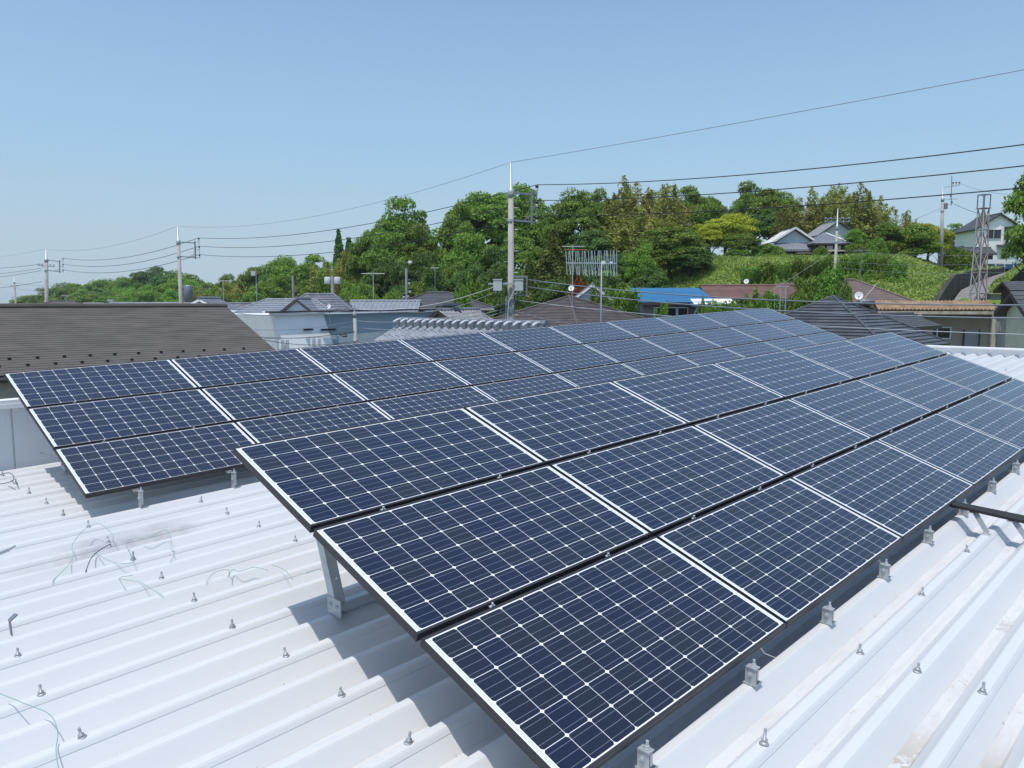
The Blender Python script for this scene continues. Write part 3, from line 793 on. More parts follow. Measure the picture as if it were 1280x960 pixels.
# H: blue metal roof
c = at(838, 368, 44)
H = house('blue_roof_house', 'mauve-gray walled house with bright blue metal roof among the trees', c.x, c.y, math.radians(-46), 0, 9.08, 9.95, 2.15, 2.3, 'shed', 'blue_metal', 'wall_mauve', .3, 3, cap=False, fm='fascia_dark', step=.01)
b = MB(); b.courses((.6, -3.1, 8.93), (2.5, -3.1, 8.93), (2.5, -2.1, 9.06), (.6, -2.1, 9.06), 2, .01); b.slab([(.6, -3.1, 8.92), (2.5, -3.1, 8.92), (2.5, -2.1, 9.05), (.6, -2.1, 9.05)], .08); b.build('porch_roof', M['blue_metal'], H)
for x, w_ in ((-1.0, .55), (-.35, .6), (.3, .55)): window(H, (x, -2.01, 8.42), (0, -1, 0), w_, .75, panes=1)
b = MB(); b.box((1.4, -2.3, 4.2), (1.4, .9, 8.5)); b.build('bay', M['wall_mauve'], H)
for x in (1.05, 1.65): window(H, (x, -2.76, 8.2), (0, -1, 0), .5, .8, panes=1)
# I: long red-brown roof; white awning before it
c = at(938, 366, 54)
house('long_house', 'long low house with red-brown tiled roof under the grass bank', c.x, c.y, math.radians(-45), 0, 9.32, 10.25, 3.6, 2.2, 'gable', 'tile_red', 'wall_mauve', .4, 14)
c = at(890, 379, 42)
o = empty('white_awning', (c.x, c.y, 0), math.radians(-45), 'white sheet metal awning in front of the long red-brown roof', 'awning')
b = MB(); b.courses((-1.15, -.7, 8.98), (1.25, -.7, 8.98), (1.25, .7, 9.28), (-1.05, .7, 9.28), 1, .01); b.slab([(-1.15, -.7, 8.97), (1.25, -.7, 8.97), (1.25, .7, 9.27), (-1.05, .7, 9.27)], .05); b.build('roof', M['white_metal'], o)
for x, y in ((-1, -.6), (1.1, -.6), (-.95, .6), (1.1, .6)):
    b = MB(); b.box((x, y, 4.5), (.07, .07, 8.9)); b.build('post', M['frame_alu'], o)
# K: mauve roofs either side of the tree
c = at(1062, 362, 49)
house('mauve_roof_house', 'house with dull mauve hip roof half hidden by bright green tree under the bank', c.x, c.y, math.radians(-45), 0, 9.05, 10.5, 2.9, 2.9, 'hip', 'tile_mauve', 'wall_mauve', .4, 14, rl=.3)
c = at(1001, 356, 56)
house('mauve_roof_house', 'small mauve gable roof end right of the long red-brown roof', c.x, c.y, math.radians(-45), 0, 9.6, 10.4, 1.7, 1.4, 'gable', 'tile_mauve', 'wall_mauve', .3, 8)
# L: stepped dark hip roof close behind the arrays' right end
a = at(1042, 371, 36)
L = house('dark_hip_house', 'house with dark stepped slate pyramid roof close behind the right end of the arrays', a.x, a.y, 0, 0, a.z-2.22, a.z, 4.0, 4.0, 'hip', 'roof_dark', 'wall_gray', .6, 17, rl=.02, step=.05)
c = at(1122, 398, 40)
house('lean_to_roof', 'flat gray annex roof between the dark pyramid roof and the tan building', c.x, c.y, 0, 0, 7.85, 8.45, 2.3, 1.5, 'gable', 'roof_charcoal', 'wall_tan', .35, 8)
# chimney-like pipe ridge
b = MB(); c = at(1082, 377, 37); b.tube([c+RT*-.3, c+RT*.42], .11, 8); tag(b.build('ridge_end_tile', M['tile_gray'], None, True), 'dark round ridge end sticking out behind the slate pyramid roof', 'ridge tile')

# M: tan building with rusty canopy
c = at(1172, 400, 34); KS = 1.333; q0 = at(1098, 380, 33.5*KS); q1 = at(1240, 380, 32.5*KS); ax = (q1-q0); ang = math.atan2(ax.y, ax.x); Lc = ax.length/KS
mid = (q0+q1)/2
o = empty('tan_building', (mid.x, mid.y, 9.066*(1-KS)), ang, 'tan plaster building with rusty corrugated canopy and white beam', 'building'); o.scale = (KS, KS, KS)
b = MB(); b.box((.4, 1.6, 4.43), (Lc+.9, 2.6, 8.86)); b.build('wall', M['wall_tan'], o)
b = MB(); nn = 62
for i in range(nn):
    x0 = -Lc/2-.1+(Lc+.2)*i/nn; x1 = -Lc/2-.1+(Lc+.2)*(i+1)/nn; h0 = .025*(1 if i % 2 else -1); h1 = -h0
    b.quad((x0, -.55, 8.78+h0), (x1, -.55, 8.78+h1), (x1, .55, 9.16+h1), (x0, .55, 9.16+h0))
b.build('canopy', M['rust'], o)
b = MB(); b.box((.0, .9, 8.98), (Lc+.2, .7, .30)); b.build('fascia', M['rust'], o)
b = MB(); b.box((0, -.63, 8.64), (Lc+.3, .10, .13)); b.build('beam', M['beam'], o)
b = MB(); b.box((0, -.25, 8.50), (Lc+.2, .05, .10)); b.build('beam', M['wood_brown'], o)
for x in (-Lc/2+1.5, Lc/2-.12):
    b = MB(); b.box((x, -.66, 4.28), (.16, .16, 8.55)); b.build('post', M['beam'], o)
window(o, (.25, .3, 7.75), (0, -1, 0), 1.05, .48); window(o, (-1.6, .3, 7.75), (0, -1, 0), .9, .48)
b = MB(); b.box((Lc/2-.62, .285, 7.3), (.55, .05, 1.15)); b.box((Lc/2-.92, .275, 7.3), (.05, .07, 1.2), m=1); b.box((Lc/2-.32, .275, 7.3), (.05, .07, 1.2), m=1); b.build('door', [M['wall_gray'], M['wood_dark']], o)
b = MB()
for x in (Lc/2-1.2, Lc/2-.75): b.bar((x, -.2, 6.3), (x, -.2, 7.15), .03, .03)
b.bar((Lc/2-1.2, -.2, 7.15), (Lc/2-.75, -.2, 7.15), .03, .03); b.bar((Lc/2-2.2, -.2, 6.35), (Lc/2-1.2, -.2, 7.15), .03, .03); b.build('handrail', M['red_paint'], o)
b = MB(); b.lathe((Lc/2+.42, .5, 2), [(.42, 0), (.42, 6.7), (.40, 6.9)], 20); o2 = b.build('concrete_shaft', M['concrete'], o)
# N: cream shed at the right edge
c = at(1311, 400, 26)
N_ = house('cream_shed', 'cream sided shed with dark roof at the right edge beyond the white flashing', c.x, c.y, ang, 0, 8.72, 9.45, 1.25, 1.3, 'gable', 'roof_charcoal', 'wall_cream', .32, 5, cap=False)
# O: flat gray shed by the lane
c = at(1250, 370, 50)
o = empty('flat_shed', (c.x, c.y, c.z-3), ang, 'low gray box shed with overhanging flat roof beside the lane', 'shed')
b = MB(); b.box((0, 0, 1.6), (1.5, 1.2, 3.0)); b.build('wall', M['wall_gray'], o)
b = MB(); b.box((0, 0, 3.16), (2.0, 1.7, .08)); b.build('roof', M['beam'], o)
# right edge: dark-roofed hut on the slope
c = at(1284, 362, 46)
house('dark_hut', 'dark timber hut with low gray roof on the slope at the right edge', c.x, c.y, ang, 7.5, c.z-.05, c.z+.5, 1.4, 1.3, 'gable', 'roof_charcoal', 'wood_dark', .35, 5, cap=False)
b = MB()
for i in range(6):
    a0 = at(1246+i*8, 378, 58-i*.9); b_ = at(1254+i*8, 378, 57.1-i*.9); z0 = 9; h = .5+.42*i
    b.quad((a0.x, a0.y, z0), (b_.x, b_.y, z0), (b_.x, b_.y, z0+h+.42), (a0.x, a0.y, z0+h)); b.quad((a0.x, a0.y, z0+h), (b_.x, b_.y, z0+h+.42), (b_.x+.5, b_.y+.5, z0+h+.42), (a0.x+.5, a0.y+.5, z0+h))
tag(b.build('stone_wall', M['concrete_dark']), 'dark sloping stone wall rising to the right edge beside the lane', 'wall')

# R: traditional tiled house on the hill
c = at(984, 320, 88); zb = ter(c.x, c.y)
R1 = house('traditional_house', 'old tiled house with white-edged irimoya gable on top of the grass bank', c.x, c.y, math.radians(45), zb, 15.9, 17.35, 2.2, 2.25, 'gable', 'tile_silver', 'wall_paleblue', .3, 8, 'tiles', 20)
b = MB(); b.tiles((-2.9, -3.3, 14.95-zb), (-2.9+.0, 3.3, 14.95-zb), (-1.9, 2.6, 15.75-zb), (-1.9, -2.6, 15.75-zb), 24, 5, .05, .03); b.slab([(-2.9, -3.3, 14.93-zb), (-1.9, -2.6, 15.73-zb), (-1.9, 2.6, 15.73-zb), (-2.9, 3.3, 14.93-zb)], .15); b.build('skirt_roof', M['tile_silver'], R1)
b = MB(); b.box((-.2, 0, (14.95-zb)/2), (4.2, 5.6, 14.95-zb)); b.build('lower_wall', M['wood_dark'], R1)
b = MB(); b.box((-3.0, -1.2, (14.55-zb)), (.9, 2.6, .08)); b.box((-3.3, -2.3, (14.5-zb)/2), (.1, .1, 14.5-zb)); b.build('porch', M['beam'], R1)
for s in (-1, 1):
    b = MB(); b.bar((-2.24, 0, 17.42-zb), (-2.24, s*2.35, 15.92-zb), .2, .2); b.build('verge_tiles', M['insul_white'], R1)
c = at(1030, 320, 86); zb = ter(c.x, c.y)
R2 = house('tiled_wing', 'front wing with small tiled pyramid roof beside the old house on the bank', c.x, c.y, math.radians(-45), zb, 15.55, 16.85, 2.1, 2.0, 'hip', 'tile_silver', 'wood_dark', .35, 9, rl=.1, step=.05, fm='wood_dark')
for x in (-1.0, -.1, .8): window(R2, (x, -1.66, 15.1-zb), (0, -1, 0), .75, .5, 'frame_brown', panes=1, pane='curtain')
b = MB(); b.courses((-1.9, -2.3, 14.72-zb), (1.9, -2.3, 14.72-zb), (1.9, -1.62, 14.9-zb), (-1.9, -1.62, 14.9-zb), 2, .02); b.slab([(-1.9, -2.3, 14.71-zb), (1.9, -2.3, 14.71-zb), (1.9, -1.62, 14.89-zb), (-1.9, -1.62, 14.89-zb)], .06); b.build('porch_roof', M['beam'], R2)
c = at(1037, 300, 95); zb = ter(c.x, c.y)
R3 = house('gabled_house', 'white walled two storey gable rising behind the tiled pyramid roof on the hill', c.x, c.y, math.radians(45), zb, 17.2, 18.95, 2.6, 2.55, 'gable', 'tile_gray', 'wall_paleblue', .4, 9, 'tiles', 18)
window(R3, (-2.2, -1.2, 16.2-zb), (-1, 0, 0), 1.0, .8, 'frame_brown'); 
# S: white house at top of the lane
c = at(1232, 322, 95); zb = ter(c.x, c.y)
S1 = house('white_house', 'white two storey house with dark gable roof and balcony at the top of the lane', c.x, c.y, math.radians(40), zb, 17.9, 19.75, 3.0, 2.9, 'gable', 'roof_charcoal', 'wall_white', .35, 9)
window(S1, (-2.65, .6, 17.3-zb), (-1, 0, 0), 1.7, 1.1); window(S1, (-2.65, 1.6, 15.0-zb), (-1, 0, 0), 1.0, .9)
b = MB(); b.box((-2.9, -1.5, 17.3-zb), (.55, 1.8, 1.7)); b.build('balcony_recess', M['wood_dark'], S1)
b = MB(); b.box((-3.3, -1.5, 16.35-zb), (1.0, 2.2, .35)); b.build('balcony', M['wall_white'], S1)
b = MB(); b.courses((-3.9, -2.9, 15.75-zb), (-3.9, .2, 15.75-zb), (-2.66, .2, 16.05-zb), (-2.66, -2.9, 16.05-zb), 3, .03); b.slab([(-3.9, -2.9, 15.73-zb), (-2.66, -2.9, 16.03-zb), (-2.66, .2, 16.03-zb), (-3.9, .2, 15.73-zb)], .1); b.build('porch_roof', M['roof_charcoal'], S1)
c = at(1216, 322, 88); zb = ter(c.x, c.y)
house('garage', 'low dark roofed garage in front of the white house at top of the lane', c.x, c.y, math.radians(-50), zb, 14.6, 15.35, 1.9, 1.5, 'gable', 'roof_charcoal', 'wood_dark', .3, 5)
c = at(1205, 318, 97); zb = ter(c.x, c.y)
house('garden_shed', 'small gray gabled shed left of the white house', c.x, c.y, math.radians(40), zb, 15.6, 16.7, 1.7, 1.7, 'gable', 'roof_charcoal', 'wall_gray', .3, 5)
# blue car behind the white fence
c = at(1254, 324, 90); zb = ter(c.x, c.y)
o = empty('parked_car', (c.x, c.y, zb), math.radians(-42), 'blue car parked behind the white fence at the top of the lane', 'car')
b = MB(); pr = [(-1.9, .35), (1.9, .35), (1.95, .75), (1.2, .9), (.6, 1.4), (-1.1, 1.45), (-1.75, .95), (-1.95, .8)]
for y, s in ((-.8, 1), (.8, -1)): b.quad(*[(x, y, z) for x, z in pr[::s]])
for (x0, z0), (x1, z1) in zip(pr, pr[1:]+pr[:1]): b.quad((x0, -.8, z0), (x0, .8, z0), (x1, .8, z1), (x1, -.8, z1))
b.build('body', M['tarp_blue'], o)
for x in (-1.2, 1.2):
    for y in (-.82, .82): b = MB(); b.lathe((x, y-.08, .32), [(.32, 0), (.32, .16)], 14, axis=(0, 1, 0)); b.build('wheel', M['tyre'], o)
b = MB(); b.box((-.2, -.81, 1.15), (1.5, .02, .34)); b.build('side_window', M['glass'], o)
o = empty('white_fence', at(1250, 330, 84), math.radians(-44), 'low white fence in front of the white house at top of the lane', 'fence'); zf = 13.35-o.location.z
b = MB(); b.box((0, 0, zf+.2), (3.2, .06, .5)); b.build('fence_panel', M['white_metal'], o)
for x in (-1.5, -.5, .5, 1.5): b = MB(); b.box((x, -.05, zf-.25), (.08, .08, 1.5)); b.build('fence_post', M['white_metal'], o)
# white low garden railing on the bank
o = empty('garden_railing', at(1078, 318, 84), math.radians(-45), 'short white railing on the crest of the grass bank right of the old house', 'railing'); zf = 14.35-o.location.z
b = MB(); b.box((0, 0, zf+.75), (2.1, .05, .08)); b.box((0, 0, zf+.35), (2.1, .04, .06)); b.build('rail', M['alu'], o)
for i in range(7): b = MB(); b.box((-1+i*.333, .0, zf+.35), (.05, .03, .7)); b.build('railing_post', M['alu'], o)
# roofs peeping over the slate ridge
for (px, py, dd, hx, hy, zr_, rm, lab, rt_) in (
    (80, 381, 70, 2.3, 1.8, 9.22, 'slate', 'brown slate hip roof peeping over the big slate ridge at far left', -45),
    (20, 386, 75, 3.0, 2.0, 8.72, 'roof_charcoal', 'low flat gray roof at the far left over the slate ridge', -45),
    (262, 380, 44, 1.25, 1.3, 9.30, 'tile_gray', 'small gable with black and white verge tiles behind the right end of the slate ridge', 40),
    (205, 386, 62, 4.2, 1.7, 9.0, 'tile_silver', 'long pale gray roof strip just over the slate ridge beside the left pole', -45),
    (118, 385, 68, 2.1, 1.3, 8.95, 'tile_silver', 'low pale tiled roof right of the brown hip roof at far left', -45),
    (150, 386, 66, 1.9, 1.3, 8.92, 'tile_gray', 'low gray tiled roof over the middle of the slate ridge', -45),
    (300, 386, 58, 1.8, 1.5, 8.98, 'tile_gray', 'low gray roof just right of the end of the slate ridge', -45)):
    c = at(px, py, dd); house('distant_house', lab, c.x, c.y, math.radians(rt_), 0, zr_-.65, zr_, hx, hy, 'hip' if 'hip' in lab else 'gable', rm, 'wall_gray', .3, 6, 'courses', rl=.9, fm='wall_white' if 'verge' in lab else 'fascia_dark')

# ------------------------------------------------------------------ utility poles and wires
def insulator(parent, c, nm='insulator', s=1.0):
    b = MB(); c = Vector(c)
    b.lathe(c, [(.035*s, -.13*s), (.06*s, -.11*s), (.035*s, -.08*s), (.065*s, -.05*s), (.035*s, -.02*s)], 8)
    b.lathe(c, [(.06*s, .0), (.075*s, .06*s), (.05*s, .12*s)], 8, m=1)
    b.build(nm, [M['insul_white'], M['insul_dark']], parent, True)
def pole(px, ty, d, label, zb=0, arm=1.05, boxes=True, side=1, top=1.2, r=.17, cross=False, transformer=False, lean=0.0, group='utility poles along the street'):
    t = at(px, ty, d); o = empty('utility_pole', (t.x, t.y, zb), math.atan2(RT.y, RT.x), label, 'utility pole', group)
    o.rotation_euler = (0, lean, math.atan2(RT.y, RT.x)); H = t.z-zb; pins = []
    b = MB(); b.tube([(0, 0, 0), (0, 0, H-top)], [r, r*.66], 14); b.build('shaft', M['pole'], o, True)
    b = MB(); b.tube([(0, 0, H-top-.25), (0, 0, H-top+.1), (0, 0, H-top+.12), (0, 0, H)], [r*.76, r*.76, r*.48, r*.22], 10); b.build('pole_top', M['galv'], o, True)
    b = MB()
    for z in (H-top-.08, H-2.4): b.lathe((0, 0, z), [(r*.86, -.05), (r*.86, .05)], 12)
    for i in range(int((H-3)/.45)): b.tube([(0, 0, 1.8+i*.45), (.30*(1 if i % 2 else -1), 0, 1.8+i*.45)], .012, 5)
    b.build('step_bolt', M['galv'], o)
    if arm:
        b = MB(); s = side
        b.bar((0, 0, H-1.24), (s*arm*.86, 0, H-1.32), .075, .075); b.bar((0, 0, H-2.38), (s*arm*.86, 0, H-2.46), .075, .075); b.bar((s*arm*.84, 0, H-1.18), (s*arm*.84, 0, H-2.58), .085, .085)
        b.bar((s*arm*.5, 0, H-2.42), (s*arm*.8, 0, H-2.2), .04, .04); b.build('line_bracket', M['steel_gray'], o)
        b = MB(); b.tube([(s*arm*1.05, 0, H-.95), (s*arm*1.05, 0, H-2.55)], .018, 6)
        for z in (1.25, 1.85, 2.45): b.bar((s*arm*.84, 0, H-z), (s*arm*1.05, 0, H-z), .03, .03)
        b.build('insulator_rod', M['steel_gray'], o)
        for z in (1.05, 1.70, 2.35):
            insulator(o, (s*arm*1.05, 0, H-z)); pins.append((s*arm*1.05, 0, H-z+.13))
    if cross:
        for z in cross:
            b = MB(); b.bar((-.95, 0, H-z), (.95, 0, H-z), .08, .08); b.bar((-.5, 0, H-z), (0, 0, H-z-.45), .03, .03); b.build('crossarm', M['steel_gray'], o)
            for x in (-.85, -.45, .45, .85): insulator(o, (x, 0, H-z+.12), s=.8)
    if boxes:
        zc = boxes
        b = MB(); b.bar((-.95, -.22, zc), (.42, -.22, zc), .10, .07); b.build('crossarm', M['galv'], o)
        for x in (-.56, .34):
            b = MB(); b.box((x, -.30, zc-.06), (.36, .26, .46)); b.box((x, -.30, zc+.18), (.40, .30, .04)); b.tube([(x-.08, -.3, zc-.28), (x-.08, -.3, zc-.40)], .03, 6); b.tube([(x+.08, -.3, zc-.28), (x+.08, -.3, zc-.38)], .03, 6); b.build('switch_box', M['box_light'], o)
        b = MB(); b.bar((0, 0, zc+.32), (.68, 0, zc+.30), .07, .07); b.bar((.68, 0, zc+.34), (.68, 0, zc-.52), .08, .08); b.bar((0, 0, zc-.46), (.68, 0, zc-.48), .06, .06); b.build('line_bracket', M['steel_gray'], o)
        b = MB(); b.tube([(.24, -.2, zc-.08), (-.1, -.2, zc-.8), (-.16, -.15, zc-2.2)], .022, 6); b.tube([(-.20, -.1, zc-.5), (-.22, -.1, zc-2.0), (-.4, -.1, zc-2.4)], .018, 6); b.build('drop_cable', M['box_light'], o)
        b = MB(); b.lathe((0, 0, zc-.75), [(r*1.02, -.12), (r*1.02, .12)], 12); b.lathe((0, 0, zc-1.15), [(r*1.03, -.10), (r*1.03, .10)], 12); b.build('cable_collar', M['steel_gray'], o)
    if transformer:
        zc = transformer
        b = MB(); b.lathe((.62, -.05, zc), [(.30, -.62), (.34, -.58), (.34, .50), (.30, .58), (.10, .60)], 16); b.build('transformer', M['steel_gray'], o, True)
        b = MB(); b.bar((-.1, 0, zc-.72), (1.7, 0, zc-.70), .10, .08); b.build('crossarm', M['steel_gray'], o)
        for x in (1.2, 1.55): insulator(o, (x, 0, zc-.55), s=.8)
    o_m = Matrix.Translation(o.location) @ o.rotation_euler.to_matrix().to_4x4()
    return o, [o_m @ Vector(p) for p in pins], o_m @ Vector((0, 0, H)), o_m
P1, pin1, top1, m1 = pole(638.5, 203, 32, 'tall concrete utility pole in the middle with two gray boxes near its foot', boxes=9.07+(378-353)/952*32-.05, lean=.0)
P2, pin2, top2, m2 = pole(222, 282.5, 60, 'concrete utility pole with gray drum transformer left of the metal hall', boxes=8.35, arm=1.55, r=.20, transformer=9.85)
P3, pin3, top3, m3 = pole(48.5, 311, 86, 'leaning concrete utility pole at far left above the slate roof', boxes=8.6, arm=1.8, r=.27, cross=(1.9,), lean=.055)
P4, pin4, top4, m4 = pole(17.5, 346, 165, 'far thin utility pole at the left edge of the view', boxes=False, arm=0, cross=(2.0, 4.5), r=.25)
P0 = at(640, 378, 4)+RT*26; P0.z = 0
tq = at(640, 378, 4)+RT*26; tq.z = top1.z-.1
pin0 = [Vector((P0.x, P0.y, z))-RT*.9 for z in (top1.z-1.1, top1.z-1.75, top1.z-2.4)]
def wire(label, a, b_, sag, r=.014, mt='black', grp='overhead lines', n=26, name='power_line'):
    a, b_ = Vector(a), Vector(b_); pts = []
    for i in range(n+1):
        t = i/n; p = a.lerp(b_, t); p.z -= sag*4*t*(1-t); pts.append(p)
    m_ = MB(); m_.tube(pts, r, 5); tag(m_.build(name, M[mt], None, True), label, 'wire', grp)
for i, nm in enumerate(('upper', 'middle', 'lowest')):
    wire('%s of three black power lines from the middle pole to the right edge' % nm, pin1[i], pin0[i], (1.02, .88, .76)[i], .016)
    wire('%s of three black power lines between the middle pole and the drum transformer pole' % nm, pin1[i], pin2[i], .75, .017)
    wire('%s of three black power lines between the drum transformer pole and the leaning pole' % nm, pin2[i], pin3[i], .80, .021)
wire('thin gray ground wire running from the tip of the middle pole to the right edge', top1, tq, .22, .009, 'steel_gray')
wire('thin gray ground wire between the tips of the middle pole and the drum transformer pole', top1, top2, .95, .009, 'steel_gray')
wire('faint ground wire between the tips of the drum transformer pole and the leaning pole', top2, top3, .8, .012, 'steel_gray')
wire('faint ground wire leaving the tip of the leaning pole to the left edge', top3, at(-120, 330, 118), .5, .012, 'steel_gray')
for i, (ya, yb) in enumerate(((330, 333), (335, 343), (338, 349), (352, 362))):
    wire(('topmost', 'second', 'third', 'lowest')[i]+' of four dark lines from the leaning pole out over the left edge', m3 @ Vector((-.5, 0, (378-ya)/952*86+9.07)), at(-90, yb, 125), .5, .022)
wire('upper dark line from the far thin pole past the leaning pole to the hillside trees', at(17, 353, 165), at(80, 357, 120), .3, .022)
wire('lower dark line from the far thin pole past the leaning pole to the hillside trees', at(17, 360, 165), at(80, 363.5, 120), .3, .022)
# low lines from the middle pole
def p1y(y, dx=0): return m1 @ Vector((dx, -.1, 9.07+(378-y)/952*32))
def p0z(z, dx=-.6): return Vector((P0.x, P0.y, z))+RT*dx
wire('thick gray cable from the middle pole past the tall antenna, upper of the pair', p1y(349, .66), p0z(10.2), 1.12, .021, 'steel_gray')
wire('thick gray cable from the middle pole past the tall antenna, lower of the pair', p1y(358, .66), p0z(9.85), 1.12, .021, 'steel_gray')
wire('thin pale cable sagging low in front of the tan building', p1y(375, .2), p0z(9.0), .80, .013, 'galv')
wire('thin cable from the middle pole dropping over the brown hip roof', p1y(388, .1), at(830, 412, 27), .25, .012, 'steel_gray')
SP = at(443.5, 394, 33)
for i, (ya, xb, yb) in enumerate(((357, 444, 386.5), (363, 500, 389), (378, 444, 401), (388, 450, 410), (385, 330, 423))):
    wire(('topmost cable running left from the middle pole over the metal hall', 'second cable running left from the middle pole along the top of the metal hall', 'cable from the middle pole to the top of the small service pole', 'lower cable from the middle pole to the arms of the small service pole', 'long sagging cable from the middle pole in front of the white wall')[i],
         p1y(ya, -.6 if i < 2 else -.15), at(xb, yb, 33 if i != 1 else 36), .35, .015 if i != 1 else .010, 'galv' if i < 2 else 'steel_gray')
wire('topmost cable going on left from the small service pole to the gray tiled roofs', at(444, 386.5, 33), at(292, 391, 40), .2, .013, 'steel_gray')
wire('dark cable crossing the white wall just below its eave', at(444, 401, 33), at(318, 412, 34), .15, .011, 'steel_gray')
wire('dark cable crossing the white wall at mid height', at(443, 414, 33), at(322, 421, 34), .15, .013, 'black')
wire('lowest dark cable in front of the white wall beside the posts', at(448, 426, 33), at(318, 422, 34), .25, .013, 'black')
wire('oblique thin cable crossing the blue-gray wall up to the right', at(450, 425, 33), at(556, 385, 36), .25, .009, 'steel_gray')
# small service pole before the hall
o = empty('service_pole', (SP.x, SP.y, 0), math.atan2(RT.y, RT.x), 'short gray service pole with cable arms in front of the blue-gray wall', 'utility pole')
b = MB(); b.tube([(0, 0, 0), (0, 0, SP.z-.1)], .075, 10); b.lathe((0, 0, SP.z-.1), [(.085, 0), (.085, .25)], 10); b.build('shaft', M['pole'], o, True)
b = MB(); b.bar((-.75, 0, SP.z-.52), (.12, 0, SP.z-.52), .04, .04); b.bar((-.75, 0, SP.z-.73), (.12, 0, SP.z-.73), .04, .04); b.bar((-.72, 0, SP.z-.5), (-.5, 0, SP.z-.95), .04, .04); b.build('arm', M['steel_gray'], o)
b = MB(); b.lathe((-.48, -.05, SP.z-.86), [(.03, -.2), (.07, -.15), (.07, .12), (.03, .16)], 10, axis=(1, 0, -.15)); b.build('cable_closure', M['black'], o, True)
b = MB(); b.tube([(0, 0, SP.z), (0, 0, SP.z+.42)], .03, 6); b.build('tip', M['galv'], o)

P5, pin5, top5, m5 = pole(1047.3, 260.5, 55, 'steel gray utility pole rising over the dark pyramid roof before the hillside house', boxes=False, arm=0, cross=(.72, .95), r=.13, zb=3, top=1.3, group=None)
b = MB()
for x, z in ((-.38, 9.0), (.62, 9.45), (.02, 8.95)): b.box((x, -.2, z-3), (.42, .3, .48))
b.build('meter_box', M['box_light'], P5)
P6, pin6, top6, m6 = pole(1182.5, 233, 75, 'concrete utility pole standing on the grass bank beside the lattice tower', boxes=False, arm=0, zb=ter(at(1180, 345, 75).x, at(1180, 345, 75).y)-.3, r=.20, lean=-.035, group=None)
b = MB(); zz = top6.z-P6.location.z
b.bar((0, 0, zz-.1), (1.6, 0, zz+.05), .04, .04); b.bar((0, 0, zz-1.3), (1.5, 0, zz-1.25), .04, .04); b.bar((.85, 0, zz+1.0), (.85, 0, zz-1.9), .05, .05); b.build('line_bracket', M['steel_gray'], P6)
for x in (1.0, 1.3, 1.6): insulator(P6, (x, 0, zz+.25), s=1.2)
insulator(P6, (.9, 0, zz-1.6), s=1.3); insulator(P6, (.8, 0, zz-1.0), s=1.2)
b = MB(); b.lathe((.25, -.1, zz-1.9), [(.18, -.3), (.2, .25)], 10); b.build('transformer', M['steel_gray'], P6)
wire('line from the bank pole dropping left behind the bank trees', m6 @ Vector((.8, 0, zz-1.7)), at(1050, 303, 90), .4, .012)
wire('line from the bank pole sagging right past the lattice tower', m6 @ Vector((.9, 0, zz-1.6)), at(1340, 262, 70), 1.2, .020)
wire('thin line from the tip of the bank pole sagging right to the edge', m6 @ Vector((1.6, 0, zz+.25)), at(1340, 235, 62), .8, .011)
for i, (y0, y1) in enumerate(((312, 314), (326, 323), (334, 336))):
    wire(('uppermost', 'middle', 'lowest')[i]+' thin cable crossing in front of the grass bank', m5 @ Vector((0, 0, 6.07+(378-y0)/952*55)), at(1330, y1, 46), .35, .010, 'steel_gray')
wire('guy cable slanting down left from the pole by the hillside house', at(1046, 310, 55), at(940, 377, 46), .1, .010, 'galv')

# lattice tower
c = at(1222, 375, 48); zb = ter(c.x, c.y)-.4; o = empty('lattice_tower', (c.x, c.y, zb), math.radians(-28), 'narrow rusty lattice tower with open square frame on top beside the lane', 'tower')
H = at(1222, 262, 48).z-zb; hb, ht = .34, .21
for sx in (-1, 1):
    for sy in (-1, 1):
        b = MB(); b.bar((sx*hb, sy*hb, 0), (sx*ht, sy*ht, H), .07, .07); b.build('leg', M['rust_steel'] if sx > 0 else M['galv'], o)
b = MB(); nb = 5
for i in range(nb):
    z0, z1 = H*i/nb, H*(i+1)/nb; a0 = hb+(ht-hb)*i/nb; a1 = hb+(ht-hb)*(i+1)/nb
    for s in (-1, 1):
        b.bar((-a0, s*a0, z0), (a1, s*a1, z1), .05, .03); b.bar((a0, s*a0, z0), (-a1, s*a1, z1), .05, .03); b.bar((-a1, s*a1, z1), (a1, s*a1, z1), .05, .05)
        b.bar((s*a0, -a0, z0), (s*a1, a1, z1), .05, .03); b.bar((s*a0, a0, z0), (s*a1, -a1, z1), .05, .03); b.bar((s*a1, -a1, z1), (s*a1, a1, z1), .05, .05)
    am = (a0+a1)/2
    for s in (-1, 1): b.box((0, s*am, (z0+z1)/2), (.16, .03, .16)); b.box((s*am, 0, (z0+z1)/2), (.03, .16, .16))
b.build('bracing', M['rust_steel'], o)
b = MB()
for s in (-1, 1):
    b.bar((s*.24, -.24, H), (s*.24, -.24, H+.85), .05, .05); b.bar((s*.24, .24, H), (s*.24, .24, H+.85), .05, .05); b.bar((s*.24, -.24, H+.83), (s*.24, .24, H+.83), .05, .05); b.bar((-.24, s*.24, H+.83), (.24, s*.24, H+.83), .05, .05)
b.build('top_frame', M['steel_gray'], o)
b = MB(); b.box((0, 0, H), (.6, .6, .05)); b.build('platform', M['rust_steel'], o)

